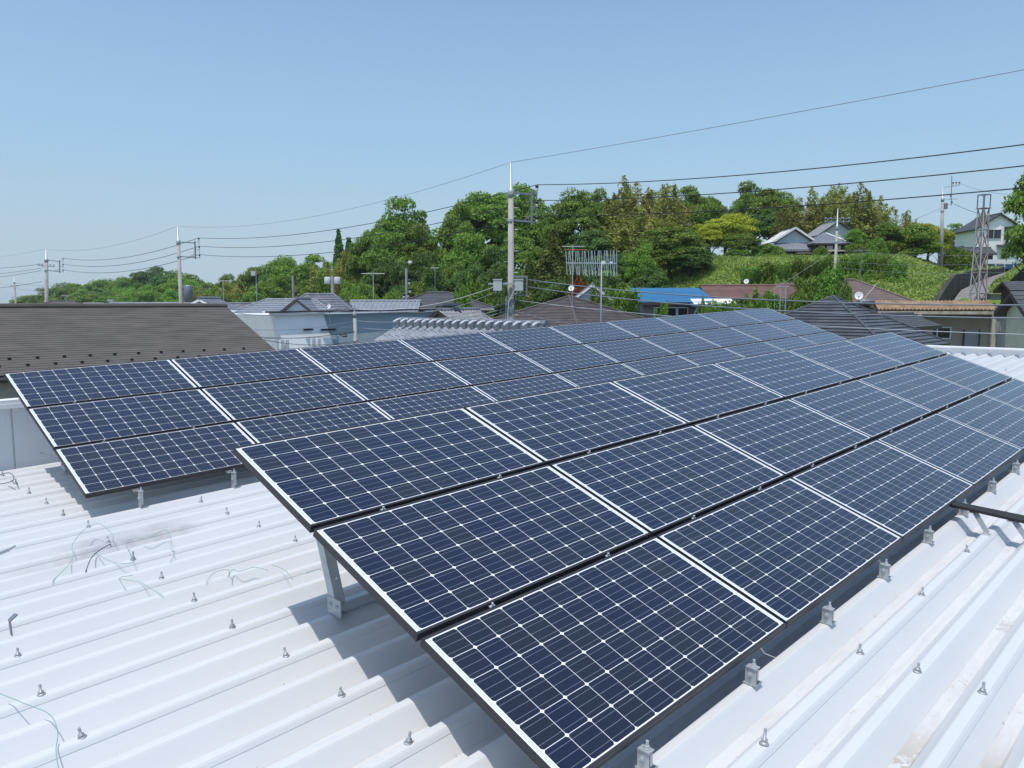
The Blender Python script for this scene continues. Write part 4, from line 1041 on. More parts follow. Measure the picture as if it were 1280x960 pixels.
# ------------------------------------------------------------------ aerials and dishes
def dish(o, c, r, axis, nm='dish'):
    b = MB(); b.lathe(c, [(.02, 0), (r*.45, r*.05), (r*.8, r*.17), (r, r*.28), (r*.985, r*.30), (r*.78, r*.19), (r*.4, r*.07), (.015, .02)], 22, axis=axis); b.build(nm, M['dish'], o, True)
    ax = Vector(axis).normalized(); b = MB(); e = Vector(c)+ax*r*.95-Vector((0, 0, r*.4)); b.tube([Vector(c)-Vector((0, 0, r*.9)), e], .012, 5); b.box(e, (.06, .06, .09)); b.build('feed_arm', M['galv'], o)
def aerial(px, yt, yb, d, label, boom=0, els=0, elh=.3, nm='aerial', matn='galv', lamp=False, r=.022, red=False):
    t = at(px, yt, d); q = at(px, yb, d); o = empty(nm, (q.x, q.y, q.z), math.atan2(RT.y, RT.x), label, 'aerial'); H = t.z-q.z
    b = MB(); b.tube([(0, 0, -.6), (0, 0, H)], r, 7); b.build('mast', M[matn], o)
    if boom:
        b = MB(); b.tube([(-boom/2, 0, H-.06), (boom/2, 0, H-.06)], .016, 6); b.build('boom', M['galv'], o)
        for i in range(els):
            x = -boom/2+boom*i/(els-1); bb = MB(); bb.tube([(x, -elh, H-.06), (x, elh, H-.06)], .008, 5); bb.build('element', M['alu'] if not red or i % 2 else M['red_paint'], o)
    return o, H
# the big many-element aerial
mx, d0 = 752, 24.0
t = at(mx, 331, d0); o = empty('tall_aerial', (t.x, t.y, 5), math.atan2(RT.y, RT.x), 'tall many-element television aerial on a steel mast before the brown hip roof', 'aerial'); H = t.z-5
b = MB(); b.tube([(0, 0, 0), (0, 0, H+.1)], .026, 8); b.build('mast', M['steel_gray'], o, True)
b = MB(); yaw = Vector((.98, .35, 0)).normalized(); 
px0, px1 = (707-mx)*d0/952, (772-mx)*d0/952
def bp(x): return Vector((x, x*.38, H+.05+(.012*x)))
b.bar(bp(px0), bp(px1), .028, .028); b.build('boom', M['alu'], o)
for i in range(24):
    x = px0+(px1-px0)*(i/23); c = bp(x); tl = .035*math.sin(i*1.9); b = MB(); ln = .36+.05*(i/23)
    b.tube([c+Vector((tl+.02, 0, -ln)), c], .0105, 5); b.tube([c, c+Vector((tl-.03*(1-i/23), 0, ln))], .0105, 5); b.build('element', M['alu'], o)
b = MB(); b.box(bp(.05)+Vector((0, 0, .02)), (.12, .08, .10)); b.box(bp(px1*.62)+Vector((0, 0, .02)), (.10, .06, .06)); b.build('balun_box', M['dish'], o)
o, H = aerial(715.5, 307, 372, 36, 'slim aerial with red rod and white satellite dish on the brown hip roof', 1.05, 2, .2, red=True)
dish(o, (-.06, -.12, .42), .14, (-.25, -.9, .35))
b = MB(); b.tube([(-.42, 0, H-.22), (.66, 0, H-.22)], .02, 6); b.build('red_rod', M['red_paint'], o)
o, H = aerial(932, 352, 362, 52, 'white satellite dish standing on the long red-brown roof'); dish(o, (0, -.1, H), .17, (-.35, -.9, .3))
o, H = aerial(1072, 368, 376, 36.2, 'large white satellite dish beside the top of the dark pyramid roof'); dish(o, (0, -.12, H-.08), .19, (-.45, -.85, .25))
b = MB(); b.tube([(.1, 0, -.15), (1.0, .2, .85)], .014, 5); b.build('cable_rod', M['box_light'], o)
o, H = aerial(412, 383, 392, 40, 'tiny white dish beside the left corner of the white hall roof'); dish(o, (0, -.06, H-.03), .14, (-.5, -.8, .3))
aerial(467, 341, 374, 48, 'aerial with pale crossbar and red tip left of the dark gray hip roof', 1.5, 5, .22, red=True)
aerial(544, 334, 368, 50, 'thin dark mast with small lamp on the dark gray hip roof', .5, 2, .08, matn='steel_gray')
aerial(280, 350, 384, 50, 'television aerial with pale crossbar over the right end of the slate ridge', 1.05, 4, .25)
aerial(367, 345, 376, 60, 'rusty brown post rising behind the gray tile roofed house', matn='rust_steel', r=.10, nm='brown_post')
aerial(1075, 312, 357, 50, 'thin dark aerial mast over the dull mauve hip roof', .9, 4, .2, matn='steel_gray')
aerial(83, 369, 379, 68, 'tiny aerial on the brown slate hip roof at far left', .7, 3, .2)
o, H = aerial(416.5, 345, 390, 52, 'gray post with two pale transformer boxes behind the white hall', matn='pole', r=.11, nm='transformer_post')
for x in (-.33, .33): b = MB(); b.lathe((x, 0, H-.55), [(.2, 0), (.22, .05), (.22, .42), (.15, .48)], 12); b.build('transformer', M['box_light'], o, True)
o, H = aerial(321.5, 338, 386, 60, 'thin mast with bright lamp head left of the gray tile roofed house', nm='lamp_mast', r=.03)
b = MB(); b.box((-.18, 0, H-.25), (.34, .3, .34)); b.build('lamp_head', M['box_light'], o)
o, H = aerial(508.5, 336, 378, 56, 'gray steel post with white insulators behind the pale checkered roof', nm='insulator_post', matn='pole', r=.10)
for x, z in ((.25, .9), (.35, .2), (-.2, .5), (.1, .55), (-.3, .12), (.5, .1), (.2, 1.5)): insulator(o, (x, 0, z), s=1.6)
b = MB(); b.lathe((.3, 0, H+.35), [(.05, 0), (.16, .05), (.16, .2), (.05, .22)], 10); b.build('street_light', M['dish'], o)
o = empty('rack_aerial', at(977, 390, 40), math.atan2(RT.y, RT.x), 'twin post aerial with flat top bar left of the dark pyramid roof', 'aerial')
H = 32*40/952
for x in (-.10, .18): b = MB(); b.tube([(x, 0, -1), (x, 0, H)], .025, 6); b.build('mast', M['galv'], o)
b = MB(); b.bar((-.35, 0, H), (.35, 0, H), .06, .05)
for z in (.35, .75, 1.05): b.bar((-.1, 0, z), (.18, 0, z), .02, .02)
b.build('top_bar', M['galv'], o)
o, H = aerial(968, 358, 385, 40.5, 'bare thin rod beside the twin post aerial', r=.012)
o, H = aerial(150, 352, 386, 64, 'thin white chimney stack with cap over the slate ridge', nm='chimney', r=.0)[0:2]
for ch in list(o.children): bpy.data.objects.remove(ch)
o.location = at(140, 384, 66); o['category'] = 'chimney'
b = MB(); b.box((0, 0, .1), (.30, .30, .9)); b.build('stack', M['dish'], o); b = MB(); b.box((0, 0, .6), (.5, .5, .1)); b.build('cap', M['box_light'], o)

# ------------------------------------------------------------------ trees
def leaf_cloud(pts, dirs, size, rs, asp=1.0, up=.35):
    n = len(pts); nr = dirs*.55+rs.normal(0, .55, (n, 3)); nr[:, 2] += up
    nr /= np.linalg.norm(nr, axis=1)[:, None]
    a = np.cross(nr, rs.normal(0, 1, (n, 3))); a /= np.linalg.norm(a, axis=1)[:, None]; b = np.cross(nr, a)
    s = size*rs.uniform(.55, 1.35, (n, 1))
    v = np.stack([pts-a*s*asp, pts-b*s*.55+nr*s*.12, pts+a*s*asp, pts+b*s*.55+nr*s*.12], 1)
    return v.reshape(-1, 3)
def mesh_from_quads(name, v, m_):
    n = len(v)//4; me = bpy.data.meshes.new(name)
    me.vertices.add(n*4); me.vertices.foreach_set('co', v.astype(np.float32).ravel())
    me.loops.add(n*4); me.loops.foreach_set('vertex_index', np.arange(n*4, dtype=np.int32))
    me.polygons.add(n); me.polygons.foreach_set('loop_start', np.arange(0, n*4, 4, dtype=np.int32)); me.polygons.foreach_set('loop_total', np.full(n, 4, dtype=np.int32))
    me.materials.append(m_); me.update(); me.validate(); return me
def usphere(rs, n):
    d_ = rs.normal(0, 1, (n, 3)); return d_/np.linalg.norm(d_, axis=1)[:, None]
def crown_broad(seed, R_=4.5, zc=6.9, hz=5.0, nclump=60, per=240, leaf=.20):
    rs = np.random.default_rng(seed); P = []; Dd = []
    off = usphere(rs, 7)*np.array([R_*.35, R_*.35, hz*.3])
    for i in range(nclump):
        d_ = usphere(rs, 1)[0]
        if d_[2] < -.45: d_[2] *= -.6
        f = rs.uniform(.5, 1.0)**.6; c = d_*np.array([R_*.80, R_*.80, hz*.84])*f + off[i % 7]*.45
        rc = rs.uniform(.75, 1.55)*(R_/4.5); q = usphere(rs, per); q[:, 2] = np.where(q[:, 2] < -.3, -q[:, 2]*.7, q[:, 2])
        rad = rs.uniform(.45, 1.08, (per, 1))**.5
        P.append(c+q*rad*rc*np.array([1.15, 1.15, .72])); Dd.append(q*.7+d_*.5)
    P = np.concatenate(P); P[:, 2] += zc
    return leaf_cloud(P, np.concatenate(Dd), leaf, rs)
def crown_bamboo(seed, nculm=30, per=760, leaf=.125):
    rs = np.random.default_rng(seed); P = []; Dd = []
    for i in range(nculm):
        a0 = rs.uniform(0, 6.28); rr0 = 2.4*math.sqrt(rs.uniform(0, 1)); b0 = (math.cos(a0)*rr0, math.sin(a0)*rr0); h = rs.uniform(6.0, 11.6); az = a0+rs.normal(0, .9); bend = rs.uniform(.6, 2.4)
        t = rs.uniform(.10, 1.0, per)**.9; wdt = 1.7*np.sin(np.clip((1.04-t)*2.9, 0, 1.57))*rs.uniform(.1, 1.0, per)+.05
        a = rs.uniform(0, 6.28, per); k = 1+.5*np.sin(t*34+i)
        x = b0[0]+math.cos(az)*bend*t**3+np.cos(a)*wdt*k; y = b0[1]+math.sin(az)*bend*t**3+np.sin(a)*wdt*k; z = h*t-wdt*.55-.5*bend*t**4+rs.normal(0, .12, per)
        P.append(np.stack([x, y, z], 1)); Dd.append(np.stack([np.cos(a)*.5, np.sin(a)*.5, np.full(per, .5)], 1))
    return leaf_cloud(np.concatenate(P), np.concatenate(Dd), leaf, rs, 1.6, .4)
def crown_cone(seed, R_=2.6, H=11, n=11000, leaf=.17):
    rs = np.random.default_rng(seed); t = rs.uniform(0, 1, n)**.75; a = rs.uniform(0, 6.28, n)
    lob = 1+.22*np.sin(a*5+t*23)+.18*np.sin(a*3-t*14)
    r_ = R_*(1-t**1.25)*lob*rs.uniform(.55, 1.02, n)**.5+.08
    P = np.stack([np.cos(a)*r_, np.sin(a)*r_, .6+t*(H-.6)-r_*.12], 1); Dd = np.stack([np.cos(a), np.sin(a), np.full(n, .2)], 1)
    return leaf_cloud(P, Dd, leaf, rs)
def crown_dome(seed, R_=2.0, H=2.0, n=8000, leaf=.11, lumpy=.12):
    rs = np.random.default_rng(seed); q = usphere(rs, n); q[:, 2] = np.abs(q[:, 2]); ph = rs.uniform(0, 6.28, 6)
    l = 1+lumpy*(np.sin(q[:, 0]*5+ph[0])*np.sin(q[:, 1]*5+ph[1])+np.sin(q[:, 2]*7+ph[2])*.7+.6*np.sin(q[:, 0]*11+q[:, 1]*9+ph[3]))
    P = q*np.array([R_, R_, H])*(l*rs.uniform(.80, 1.03, n)**.7)[:, None]
    return leaf_cloud(P, q, leaf, rs)
def crown_clouds(seed, R_=2.6, H=5.5, n=14, per=700, leaf=.13):     # clipped garden tree with separate pads
    rs = np.random.default_rng(seed); P = []; Dd = []
    for i in range(n):
        a = rs.uniform(0, 6.28); t = i/(n-1); rr_ = R_*.72*math.sqrt(max(0, 1-t**2))*rs.uniform(.6, 1.0); c = np.array([math.cos(a*1.0+i*2.4)*rr_, math.sin(a+i*2.4)*rr_, .8+t*(H-1.3)])
        q = usphere(rs, per); q[:, 2] = np.where(q[:, 2] < 0, q[:, 2]*.35, q[:, 2]); P.append(c+q*np.array([1.25, 1.25, .75])*rs.uniform(.8, 1.02, (per, 1))); Dd.append(q)
    return leaf_cloud(np.concatenate(P), np.concatenate(Dd), leaf, rs)
def trunk_mesh(seed, H=12, R_=4.5, r0=.30, bare=False):
    rs = np.random.default_rng(seed); b = MB(); b.tube([(0, 0, -1.5), (.05, 0, 1.2), (.12, .1, H*.35), (.0, .2, H*.62)], [r0*1.25, r0, r0*.75, r0*.35], 8)
    for i in range(7):
        a = i*2.4+rs.uniform(-.3, .3); z = H*(.18+.06*i); L = R_*rs.uniform(.45, .75)
        b.tube([(.1, .05, z), (math.cos(a)*L*.5, math.sin(a)*L*.5, z+L*.45), (math.cos(a)*L, math.sin(a)*L, z+L*.75)], [r0*.45, r0*.28, r0*.10], 6)
    return b
def culms(seed):
    rs = np.random.default_rng(seed); b = MB()
    for i in range(14):
        x, y = rs.uniform(-1.5, 1.5, 2); h = rs.uniform(6, 9); b.tube([(x, y, -1), (x*1.1, y*1.1, h)], [.05, .02], 5)
    return b
KIND = {}
def kind(k, v, leafm, H, R_, tb, tm='bark'):
    KIND.setdefault(k, []).append((mesh_from_quads('crown', v, M[leafm]), H, R_, tb, tm, {}))
for i in range(3):
    v = crown_broad(11+i, nclump=70, per=310, leaf=.165)
    for k, lm in (('oak', 'leaf_oak'), ('bright', 'leaf_bright'), ('dark', 'leaf_dark'), ('yellow', 'leaf_yellow')):
        if k in ('oak', 'bright') or i < 2: kind(k, v, lm, 11.6, 4.0, trunk_mesh(5+i))
for i in range(2):
    v = crown_broad(91+i, 4.5, 5.0, 5.3, 84, 300, .15)
    for k, lm in (('oak', 'leaf_oak'), ('bright', 'leaf_bright'), ('dark', 'leaf_dark'), ('yellow', 'leaf_yellow')): kind(k+'_low', v, lm, 10.2, 4.2, trunk_mesh(15+i, 9, 3.5, .25))
for i in range(3): kind('bamboo', crown_bamboo(31+i), 'leaf_bamboo', 11.2, 2.3, culms(3+i), 'wood_brown')
for i in range(2): kind('cone', crown_cone(41+i), 'leaf_olive', 11, 1.8, trunk_mesh(9, 10, 1.5, .2))
kind('spire', crown_cone(45, 2.0, 11, 2000, .25), 'leaf_dark', 11, 1.3, trunk_mesh(9, 10, .8, .15))
for i in range(2): kind('dome', crown_dome(51+i), 'leaf_hedge', 2.0, 2.05, trunk_mesh(4, 1.6, 1.2, .08))
for i in range(2): kind('shrub', crown_dome(61+i, 2, 2.6, 7000, .14, .25), 'leaf_oak', 2.7, 2.2, trunk_mesh(4, 2.2, 1.4, .09))
kind('bshrub', crown_dome(65, 2, 2.6, 7000, .14, .25), 'leaf_bright', 2.7, 2.2, trunk_mesh(4, 2.2, 1.4, .09))
kind('red', crown_dome(67, 2, 2.6, 4000, .16, .25), 'leaf_red', 2.7, 2.2, trunk_mesh(4, 2.2, 1.4, .09))
for i in range(2): kind('pads', crown_clouds(71+i), 'leaf_hedge', 5.4, 3.2, trunk_mesh(8, 5, 2.2, .16))
kind('near', crown_broad(81, 3.6, 6.2, 4.2, 80, 260, .17), 'leaf_oak', 10.2, 3.4, trunk_mesh(7, 10, 3.6, .26))
cnt = {}
NAMES = {'oak': 'broadleaf_tree', 'bright': 'broadleaf_tree', 'dark': 'evergreen_tree', 'yellow': 'yellow_green_tree', 'bamboo': 'bamboo_clump', 'cone': 'cypress_tree', 'spire': 'cypress_tree', 'dome': 'clipped_bush', 'shrub': 'shrub', 'bshrub': 'shrub', 'red': 'red_shrub', 'pads': 'garden_tree', 'near': 'broadleaf_tree'}
def tree(k, px, ty, d, wpx, label, group=None, zb=None):
    tt = at(px, ty, d); low = k+'_low' in KIND and (tt.z-(ter(tt.x, tt.y) if zb is None else zb)) < 1.25*wpx*d/952
    vs = KIND[k+'_low' if low else k]; i = cnt.get(k, 0); cnt[k] = i+1; me, H, R_, tb, tm, cache = vs[i % len(vs)]
    t = at(px, ty, d); z0 = ter(t.x, t.y) if zb is None else zb; h = max(1.0, t.z-z0)
    if k not in ('dome', 'shrub', 'bshrub', 'red', 'pads'):
        # a crown keeps natural proportions: tall ones stand on longer trunks
        s = wpx*d/952/2/R_; sz = h/H
        s = max(s, sz*.52); sz = max(sz, s*.55); z0 = t.z-sz*H
    else: s = wpx*d/952/2/R_; sz = h/H
    o = empty(NAMES[k], (t.x, t.y, z0), rng.uniform(0, 6.28), label, 'bush' if k in ('dome', 'shrub', 'bshrub', 'red') else 'tree', group); o.scale = (s, s, sz)
    c = bpy.data.objects.new('crown', me); COL.objects.link(c); c.parent = o
    if 'm' not in cache: cache['m'] = tb.build('trunk', M[tm], o, True).data
    else: q = bpy.data.objects.new('trunk', cache['m']); COL.objects.link(q); q.parent = o
G1 = 'trees of the far wooded ridge at left'; G2 = 'trees of the wood behind the middle pole'; G3 = 'trees on the hilltop'; G4 = 'bushes on the bank'
for a in [
 ('oak', 36, 367, 330, 46, 'hazy green tree at the very left tip of the far wooded ridge', G1),
 ('oak', 66, 358, 320, 56, 'hazy tree in the far ridge seen through the leaning pole', G1),
 ('oak', 97, 351, 310, 58, 'hazy round tree on the far ridge just right of the leaning pole', G1),
 ('bright', 128, 346.5, 300, 58, 'hazy bright crown on the far ridge, the second right of the leaning pole', G1),
 ('oak', 160, 345, 285, 56, 'broad hazy crown on the far ridge midway between the two left poles', G1),
 ('dark', 187, 334, 265, 50, 'dark crown topping the far ridge left of the drum transformer pole', G1),
 ('dark', 208, 336, 255, 48, 'dark crown on the far ridge touching the drum transformer pole', G1),
 ('oak', 236, 340, 240, 48, 'green crown just behind the drum transformer', G1),
 ('oak', 262, 352, 225, 44, 'lower green crown right of the drum transformer', G1),
 ('oak', 60, 371, 240, 44, 'low tree in front of the far ridge by the leaning pole foot', G1),
 ('bright', 112, 366, 225, 56, 'bright low tree over the pale roof at far left', G1),
 ('dark', 142, 362, 225, 50, 'dark low tree behind the thin white chimney stack', G1),
 ('bright', 168, 356, 215, 56, 'bright tree in front of the far ridge right of the white chimney stack', G1),
 ('oak', 190, 362, 190, 50, 'mid green low tree left of the drum transformer pole foot', G1),
 ('bright', 207, 352, 205, 50, 'bright tree in front of the dark crowns at the drum transformer pole', G1),
 ('oak', 240, 364, 175, 44, 'low green tree beneath the drum transformer', G1),
 ('bamboo', 262, 358, 165, 40, 'olive bamboo right of the drum transformer', G1),
 ('oak', 292, 344, 175, 48, 'gray-green crown in the dip of the ridge right of the drum transformer', G1),
 ('oak', 318, 330, 168, 56, 'gray-green crown rising left of the bright round tree', G1),
 ('bamboo', 305, 345, 140, 46, 'brownish bamboo thicket behind the pale crossbar aerial', G1),
 ('oak', 278, 370, 135, 40, 'low tree behind the pale crossbar aerial', G1),
 ('oak', 326, 366, 118, 44, 'low green tree by the thin lamp mast', G1),
 ('bright', 356, 318.5, 150, 66, 'large bright round tree above the gray tile roofed house', G1),
 ('bright', 388, 321, 142, 58, 'bright round tree right behind the rusty brown post', G1),
 ('bright', 345, 344, 128, 56, 'bright lower tree between lamp mast and rusty brown post', G1),
 ('oak', 384, 346, 122, 56, 'green lower tree between rusty brown post and transformer post', G1),
 ('oak', 408, 330, 150, 34, 'pale green crown at the left edge of the bamboo grove', G1),
 ('bamboo', 412, 316, 122, 34, 'olive bamboo at the left edge of the grove', G2),
 ('bamboo', 432, 308, 116, 42, 'olive bamboo under the dark spire trees', G2),
 ('bamboo', 455, 306, 112, 40, 'olive bamboo right of the dark spire trees', G2),
 ('spire', 423, 288, 124, 24, 'thin dark spire tree standing out at the left of the big wood', G2),
 ('spire', 436, 298, 122, 26, 'dark spire tree, lower one of the pair at the left of the big wood', G2),
 ('bshrub', 408, 358, 92, 32, 'yellowish shrub behind the transformer post', G2, 4),
 ('oak', 432, 352, 88, 40, 'olive green low tree right of the transformer post', G2),
 ('bright', 458, 350, 82, 40, 'low bright tree left of the pale checkered roof', G2),
 ('bright', 502, 252, 106, 72, 'bright green top crown of the big wood left of the middle pole', G2),
 ('oak', 462, 281, 104, 62, 'crown on the left shoulder of the big wood', G2),
 ('oak', 488, 294, 96, 76, 'spreading crown in the middle of the big wood', G2),
 ('oak', 525, 283, 98, 70, 'spreading crown below the bright top crown', G2),
 ('dark', 478, 322, 92, 62, 'deep green tree above the pale checkered roof', G2),
 ('dark', 512, 318, 88, 60, 'dark tree behind the insulator post', G2),
 ('dark', 540, 312, 90, 46, 'dark tree by the gap behind the thin dark lamp mast', G2),
 ('oak', 605, 235, 94, 104, 'largest oak just left of the middle pole', G2),
 ('oak', 573, 256, 90, 52, 'oak on the left side of the largest oak', G2),
 ('oak', 640, 231, 98, 84, 'oak top directly behind the middle pole', G2),
 ('oak', 672, 248, 96, 48, 'oak on the right side behind the line bracket', G2),
 ('oak', 588, 296, 80, 74, 'lower oak foliage left of the middle pole', G2),
 ('dark', 622, 310, 78, 64, 'dark foliage low behind the middle pole', G2),
 ('oak', 566, 330, 74, 46, 'low oak over the dark gray hip roof end', G2),
 ('cone', 692, 288, 74, 62, 'broad olive cypress right of the middle pole', G2),
 ('cone', 662, 326, 68, 54, 'lower olive cypress touching the middle pole', G2),
 ('cone', 712, 322, 72, 44, 'small olive cypress left of the tall aerial', G2),
 ('bshrub', 598, 362, 56, 52, 'bright bush left of the middle pole foot', G2, 5),
 ('bshrub', 578, 374, 50, 34, 'low bright bush beside the patterned pier', G2, 5),
 ('oak', 728, 233, 90, 66, 'green oak between the line bracket and the yellow bamboo', G2),
 ('oak', 702, 258, 92, 48, 'oak filling the saddle right of the line bracket', G2),
 ('oak', 758, 238, 94, 54, 'oak top beside the yellow bamboo', G2),
 ('dark', 740, 286, 84, 70, 'dark tree above the tall aerial', G2),
 ('dark', 772, 312, 76, 52, 'dark thicket behind the right half of the tall aerial', G2),
 ('oak', 655, 292, 86, 62, 'oak foliage low behind the line bracket', G2),
 ('dark', 690, 345, 66, 56, 'dark undergrowth at the foot of the olive cypresses', G2),
 ('dark', 742, 340, 62, 50, 'dark undergrowth behind the mast of the tall aerial', G2),
 ('dark', 640, 352, 64, 56, 'dark undergrowth behind the foot of the middle pole', G2),
 ('red', 722, 346, 56, 22, 'small rust red shrub left of the tall aerial mast', None, 8),
 ('bamboo', 783, 232, 92, 48, 'yellow bamboo on the left side of the grove', G3),
 ('bamboo', 806, 220, 92, 52, 'tallest yellow bamboo in the middle of the grove', G3),
 ('bamboo', 832, 228, 93, 50, 'yellow bamboo on the right side of the grove', G3),
 ('bamboo', 800, 256, 84, 62, 'lower yellow bamboo above the bright low branches', G3),
 ('oak', 864, 236, 108, 62, 'airy pale tree right of the yellow bamboo', G3),
 ('oak', 888, 246, 112, 42, 'airy small crown right of the yellow bamboo, farther one', G3),
 ('oak', 838, 282, 74, 88, 'large dark green tree over the blue metal roof', G3),
 ('bright', 800, 306, 64, 50, 'bright leafy branches left above the blue metal roof', G3),
 ('dark', 862, 302, 72, 62, 'dark tree between the blue metal roof and the grass bank', G3),
 ('dark', 812, 330, 62, 60, 'deep shaded tree just behind the blue metal roof', G3),
 ('dark', 770, 344, 60, 50, 'dark low tree right of the tall aerial mast', G3),
 ('yellow', 908, 263, 84, 72, 'big yellow-green tree above the left end of the grass bank', G3),
 ('yellow', 884, 278, 82, 44, 'yellow-green tree half behind the large dark green tree', G3),
 ('oak', 926, 290, 80, 48, 'green tree beneath the yellow-green crown', G3),
 ('oak', 946, 228, 116, 68, 'dark oak standing high behind the yellow-green tree', G3),
 ('oak', 978, 236, 118, 56, 'oak behind the old tiled house', G3),
 ('dark', 962, 258, 112, 54, 'dark tree left above the old tiled house', G3),
 ('bamboo', 1004, 248, 104, 44, 'olive bamboo behind the gable of the old tiled house', G3),
 ('bamboo', 1037, 226, 106, 40, 'tall olive bamboo behind the white hillside gable', G3),
 ('bamboo', 1018, 250, 104, 40, 'olive bamboo filling behind the old house roofs', G3),
 ('bamboo', 1064, 230, 107, 40, 'olive bamboo right of the white hillside gable', G3),
 ('bamboo', 1086, 236, 106, 42, 'olive bamboo at the right end of the tall grove', G3),
 ('bamboo', 1110, 257, 104, 32, 'lower olive bamboo ending the grove', G3),
 ('bamboo', 1137, 264, 112, 14, 'lone wispy bamboo tip right of the grove', G3),
 ('bright', 1071, 285, 84, 32, 'fresh green garden tree right of the old house', G3),
 ('dome', 960, 308, 80, 50, 'long rounded clipped bush left of the old house', G4),
 ('dome', 922, 312, 79, 34, 'clipped bush under the yellow-green tree', G4),
 ('dome', 1026, 316, 80, 24, 'small clipped bush in front of the pyramid roofed wing', G4),
 ('dome', 1072, 303, 82, 30, 'clipped bush under the fresh green garden tree', G4),
 ('pads', 1110, 280, 78, 58, 'garden tree with clipped pads left of the yellow one', G4),
 ('pads', 1146, 283, 76, 66, 'large garden tree with clipped pads beside the bank pole', G4),
 ('yellow', 1162, 275, 81, 52, 'yellow flowering tree behind the clipped garden trees', G3),
 ('dome', 1097, 300, 76, 28, 'small clipped bush at the left foot of the garden trees', G4),
 ('dome', 1198, 309, 77, 40, 'rounded bush between bank pole and lattice tower', G4),
 ('oak', 1196, 281, 112, 32, 'tree with pale blossoms behind the bank pole', G3),
 ('oak', 1175, 292, 100, 20, 'small tree tucked behind the bank pole', G3),
 ('near', 1313, 192, 40, 90, 'leafy tree reaching in at the right edge of the sky', None, 6),
 ('oak', 1298, 276, 58, 40, 'green tree low at the right edge below the leafy branches', None),
 ('shrub', 1008, 358, 48, 40, 'leafy bush left of the pole by the pyramid roof', None, 7.5),
 ('bshrub', 1040, 345, 47, 46, 'bright green tree-like bush behind the pole and the pyramid roof', None, 7.5),
 ('shrub', 1056, 366, 42, 26, 'small green bush right beside the large satellite dish', None, 7.5),
 ('shrub', 778, 371, 40, 52, 'round green bush between the brown hip roof and the blue roof house', None, 7),
 ('shrub', 748, 374, 42, 36, 'leafy bush behind the mast of the tall aerial', None, 7),
 ('bshrub', 828, 387, 36, 28, 'small bright bush before the windows of the blue roof house', None, 7),
 ('shrub', 905, 386, 36, 54, 'green hedge bush below the white awning', None, 7),
 ('shrub', 945, 378, 39, 44, 'hedge bush in front of the long red-brown roof', None, 7),
 ('bshrub', 967, 374, 41, 36, 'lighter hedge bush behind the twin post aerial', None, 7),
 ('shrub', 1000, 376, 43, 38, 'hedge bush with white blossoms left of the pyramid roof', None, 7),
 ('shrub', 880, 386, 38, 24, 'small bush at the foot of the white awning posts', None, 7),
 ]:
    if a[5] is G1 and a[3] > 160: a = a[:4]+(a[4]*.74,)+a[5:] if False else (a[0], a[1], a[2], a[3], a[4]*.74)+a[5:]
    tree(*a)
rs = np.random.default_rng(5)
sk = ((30, 370), (60, 360), (100, 352), (150, 347), (187, 337), (210, 338), (240, 344), (262, 354), (285, 350), (300, 341), (330, 328))
for i in range(46):
    px = rs.uniform(28, 330); y0 = np.interp(px, [q[0] for q in sk], [q[1] for q in sk]); f = rs.uniform(0, 1); dd = np.interp(px, (28, 110, 250, 330), (300, 250, 180, 140))*(1.15-.3*f)
    tree(('oak', 'oak', 'bright', 'dark')[i % 4], px, y0+4+f*20, dd, rs.uniform(24, 36), 'one of the trees crowded together on the slope of the hazy far wooded ridge', 'trees crowded on the far wooded ridge')
for i in range(22):
    px = rs.uniform(465, 790); dd = rs.uniform(66, 80); y0 = np.interp(px, (465, 560, 660, 790), (345, 335, 330, 322))
    tree(('oak', 'dark', 'oak')[i % 3], px, y0+rs.uniform(0, 26), dd, rs.uniform(34, 50), 'one of the shaded low trees crowded at the foot of the wood', 'shaded trees at the foot of the wood')
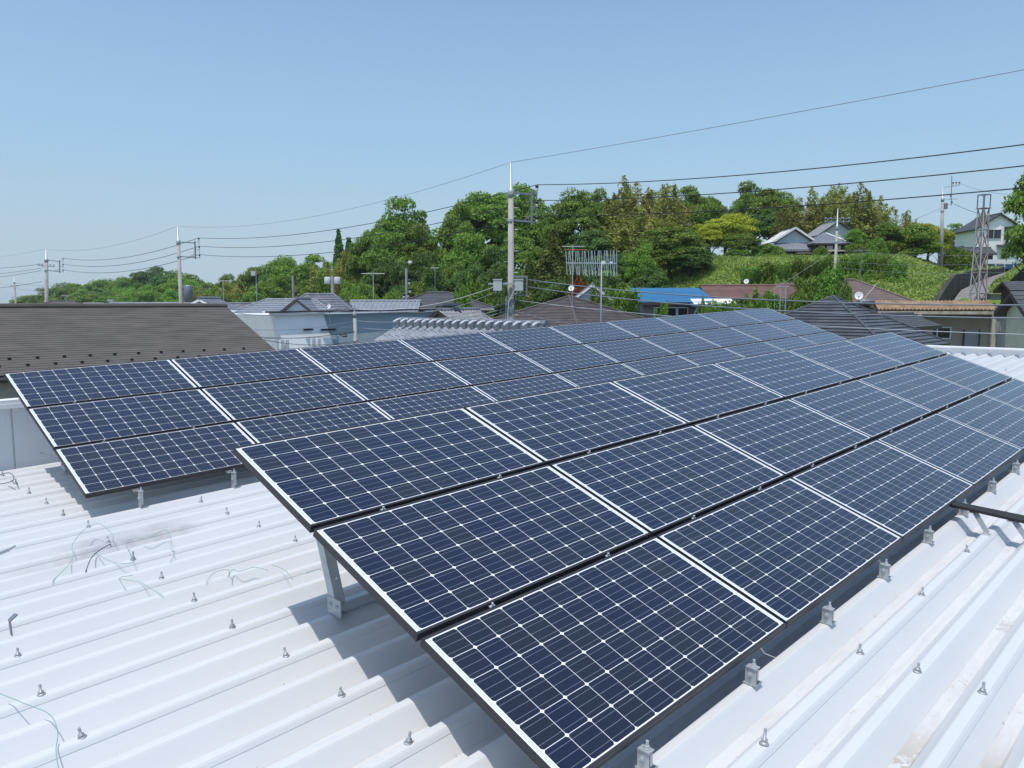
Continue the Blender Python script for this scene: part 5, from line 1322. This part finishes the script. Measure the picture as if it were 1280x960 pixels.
for i, (px, d) in enumerate(((938, 68), (957, 68.6), (976, 68.2), (994, 68.8), (1012, 68.4), (1033, 69), (1062, 68.6), (1080, 68.2), (1100, 68), (1120, 66.5))):
    q = at(px, 378, d); z = ter(q.x, q.y); y = 378-(z+1.5-9.066)/d*952
    tree('shrub', px, y, d, 30, ('%s of the dark bushes in a row across the grass bank' % ('leftmost', 'second from left', 'third from left', 'fourth from left', 'fifth from left', 'sixth from left', 'seventh from left', 'third from right', 'second from right', 'rightmost')[i]), G4, z-.2)
# tall grass on the bank
n = 48000; px = rs.uniform(730, 1300, n); dd = rs.uniform(55, 86, n)
X = []; Dn = []
for p, d in zip(px, dd):
    q = at(p, 378, d); z = ter(q.x, q.y)
    if z < 5: continue
    wp = wall_px(d)
    if 49 < d < 88 and wp-1 < p < wp+np.interp(d, (44, 50, 58, 68, 84), (76, 66, 33, 18, 5))+2: continue
    X.append((q.x, q.y, z+.08)); Dn.append((0, 0, .2))
X = np.array(X); n = len(X)
h = rs.uniform(.09, .27, (n, 1))*(.7+.6*(np.sin(X[:, :1]*.7)*np.sin(X[:, 1:2]*.6)+.3)); h = np.clip(h, .08, .6)
a = rs.uniform(0, 6.28, n); w2 = np.stack([np.cos(a), np.sin(a), np.zeros(n)], 1)*rs.uniform(.05, .11, (n, 1)); ln = rs.normal(0, .14, (n, 3)); ln[:, 2] = 0
up = np.concatenate([np.zeros((n, 2)), h], 1)
v = np.stack([X-w2-up*.3, X+w2-up*.3, X+w2*.5+up+ln, X-w2*.5+up+ln*1.1], 1).reshape(-1, 3)
g = bpy.data.objects.new('grass', mesh_from_quads('grass', v, M['leaf_grass'])); COL.objects.link(g); tag(g, 'uneven tall green grass covering the bank below the hilltop house', 'grass', None, 'stuff')

# ------------------------------------------------------------------ air
HAZE = .0002
b = MB(); b.box((CAM.x, CAM.y, 13.75), (5300, 5300, 32.5)); hz = bpy.data.materials.new('haze'); hz.use_nodes = True
ht = hz.node_tree; ht.nodes.remove(ht.nodes['Principled BSDF']); pv = ht.nodes.new('ShaderNodeVolumePrincipled')
pv.inputs['Color'].default_value = (.86, .93, 1, 1); pv.inputs['Density'].default_value = HAZE; pv.inputs['Anisotropy'].default_value = .2
ht.links.new(pv.outputs[0], ht.nodes['Material Output'].inputs['Volume'])
tag(b.build('haze', hz), kind='stuff')
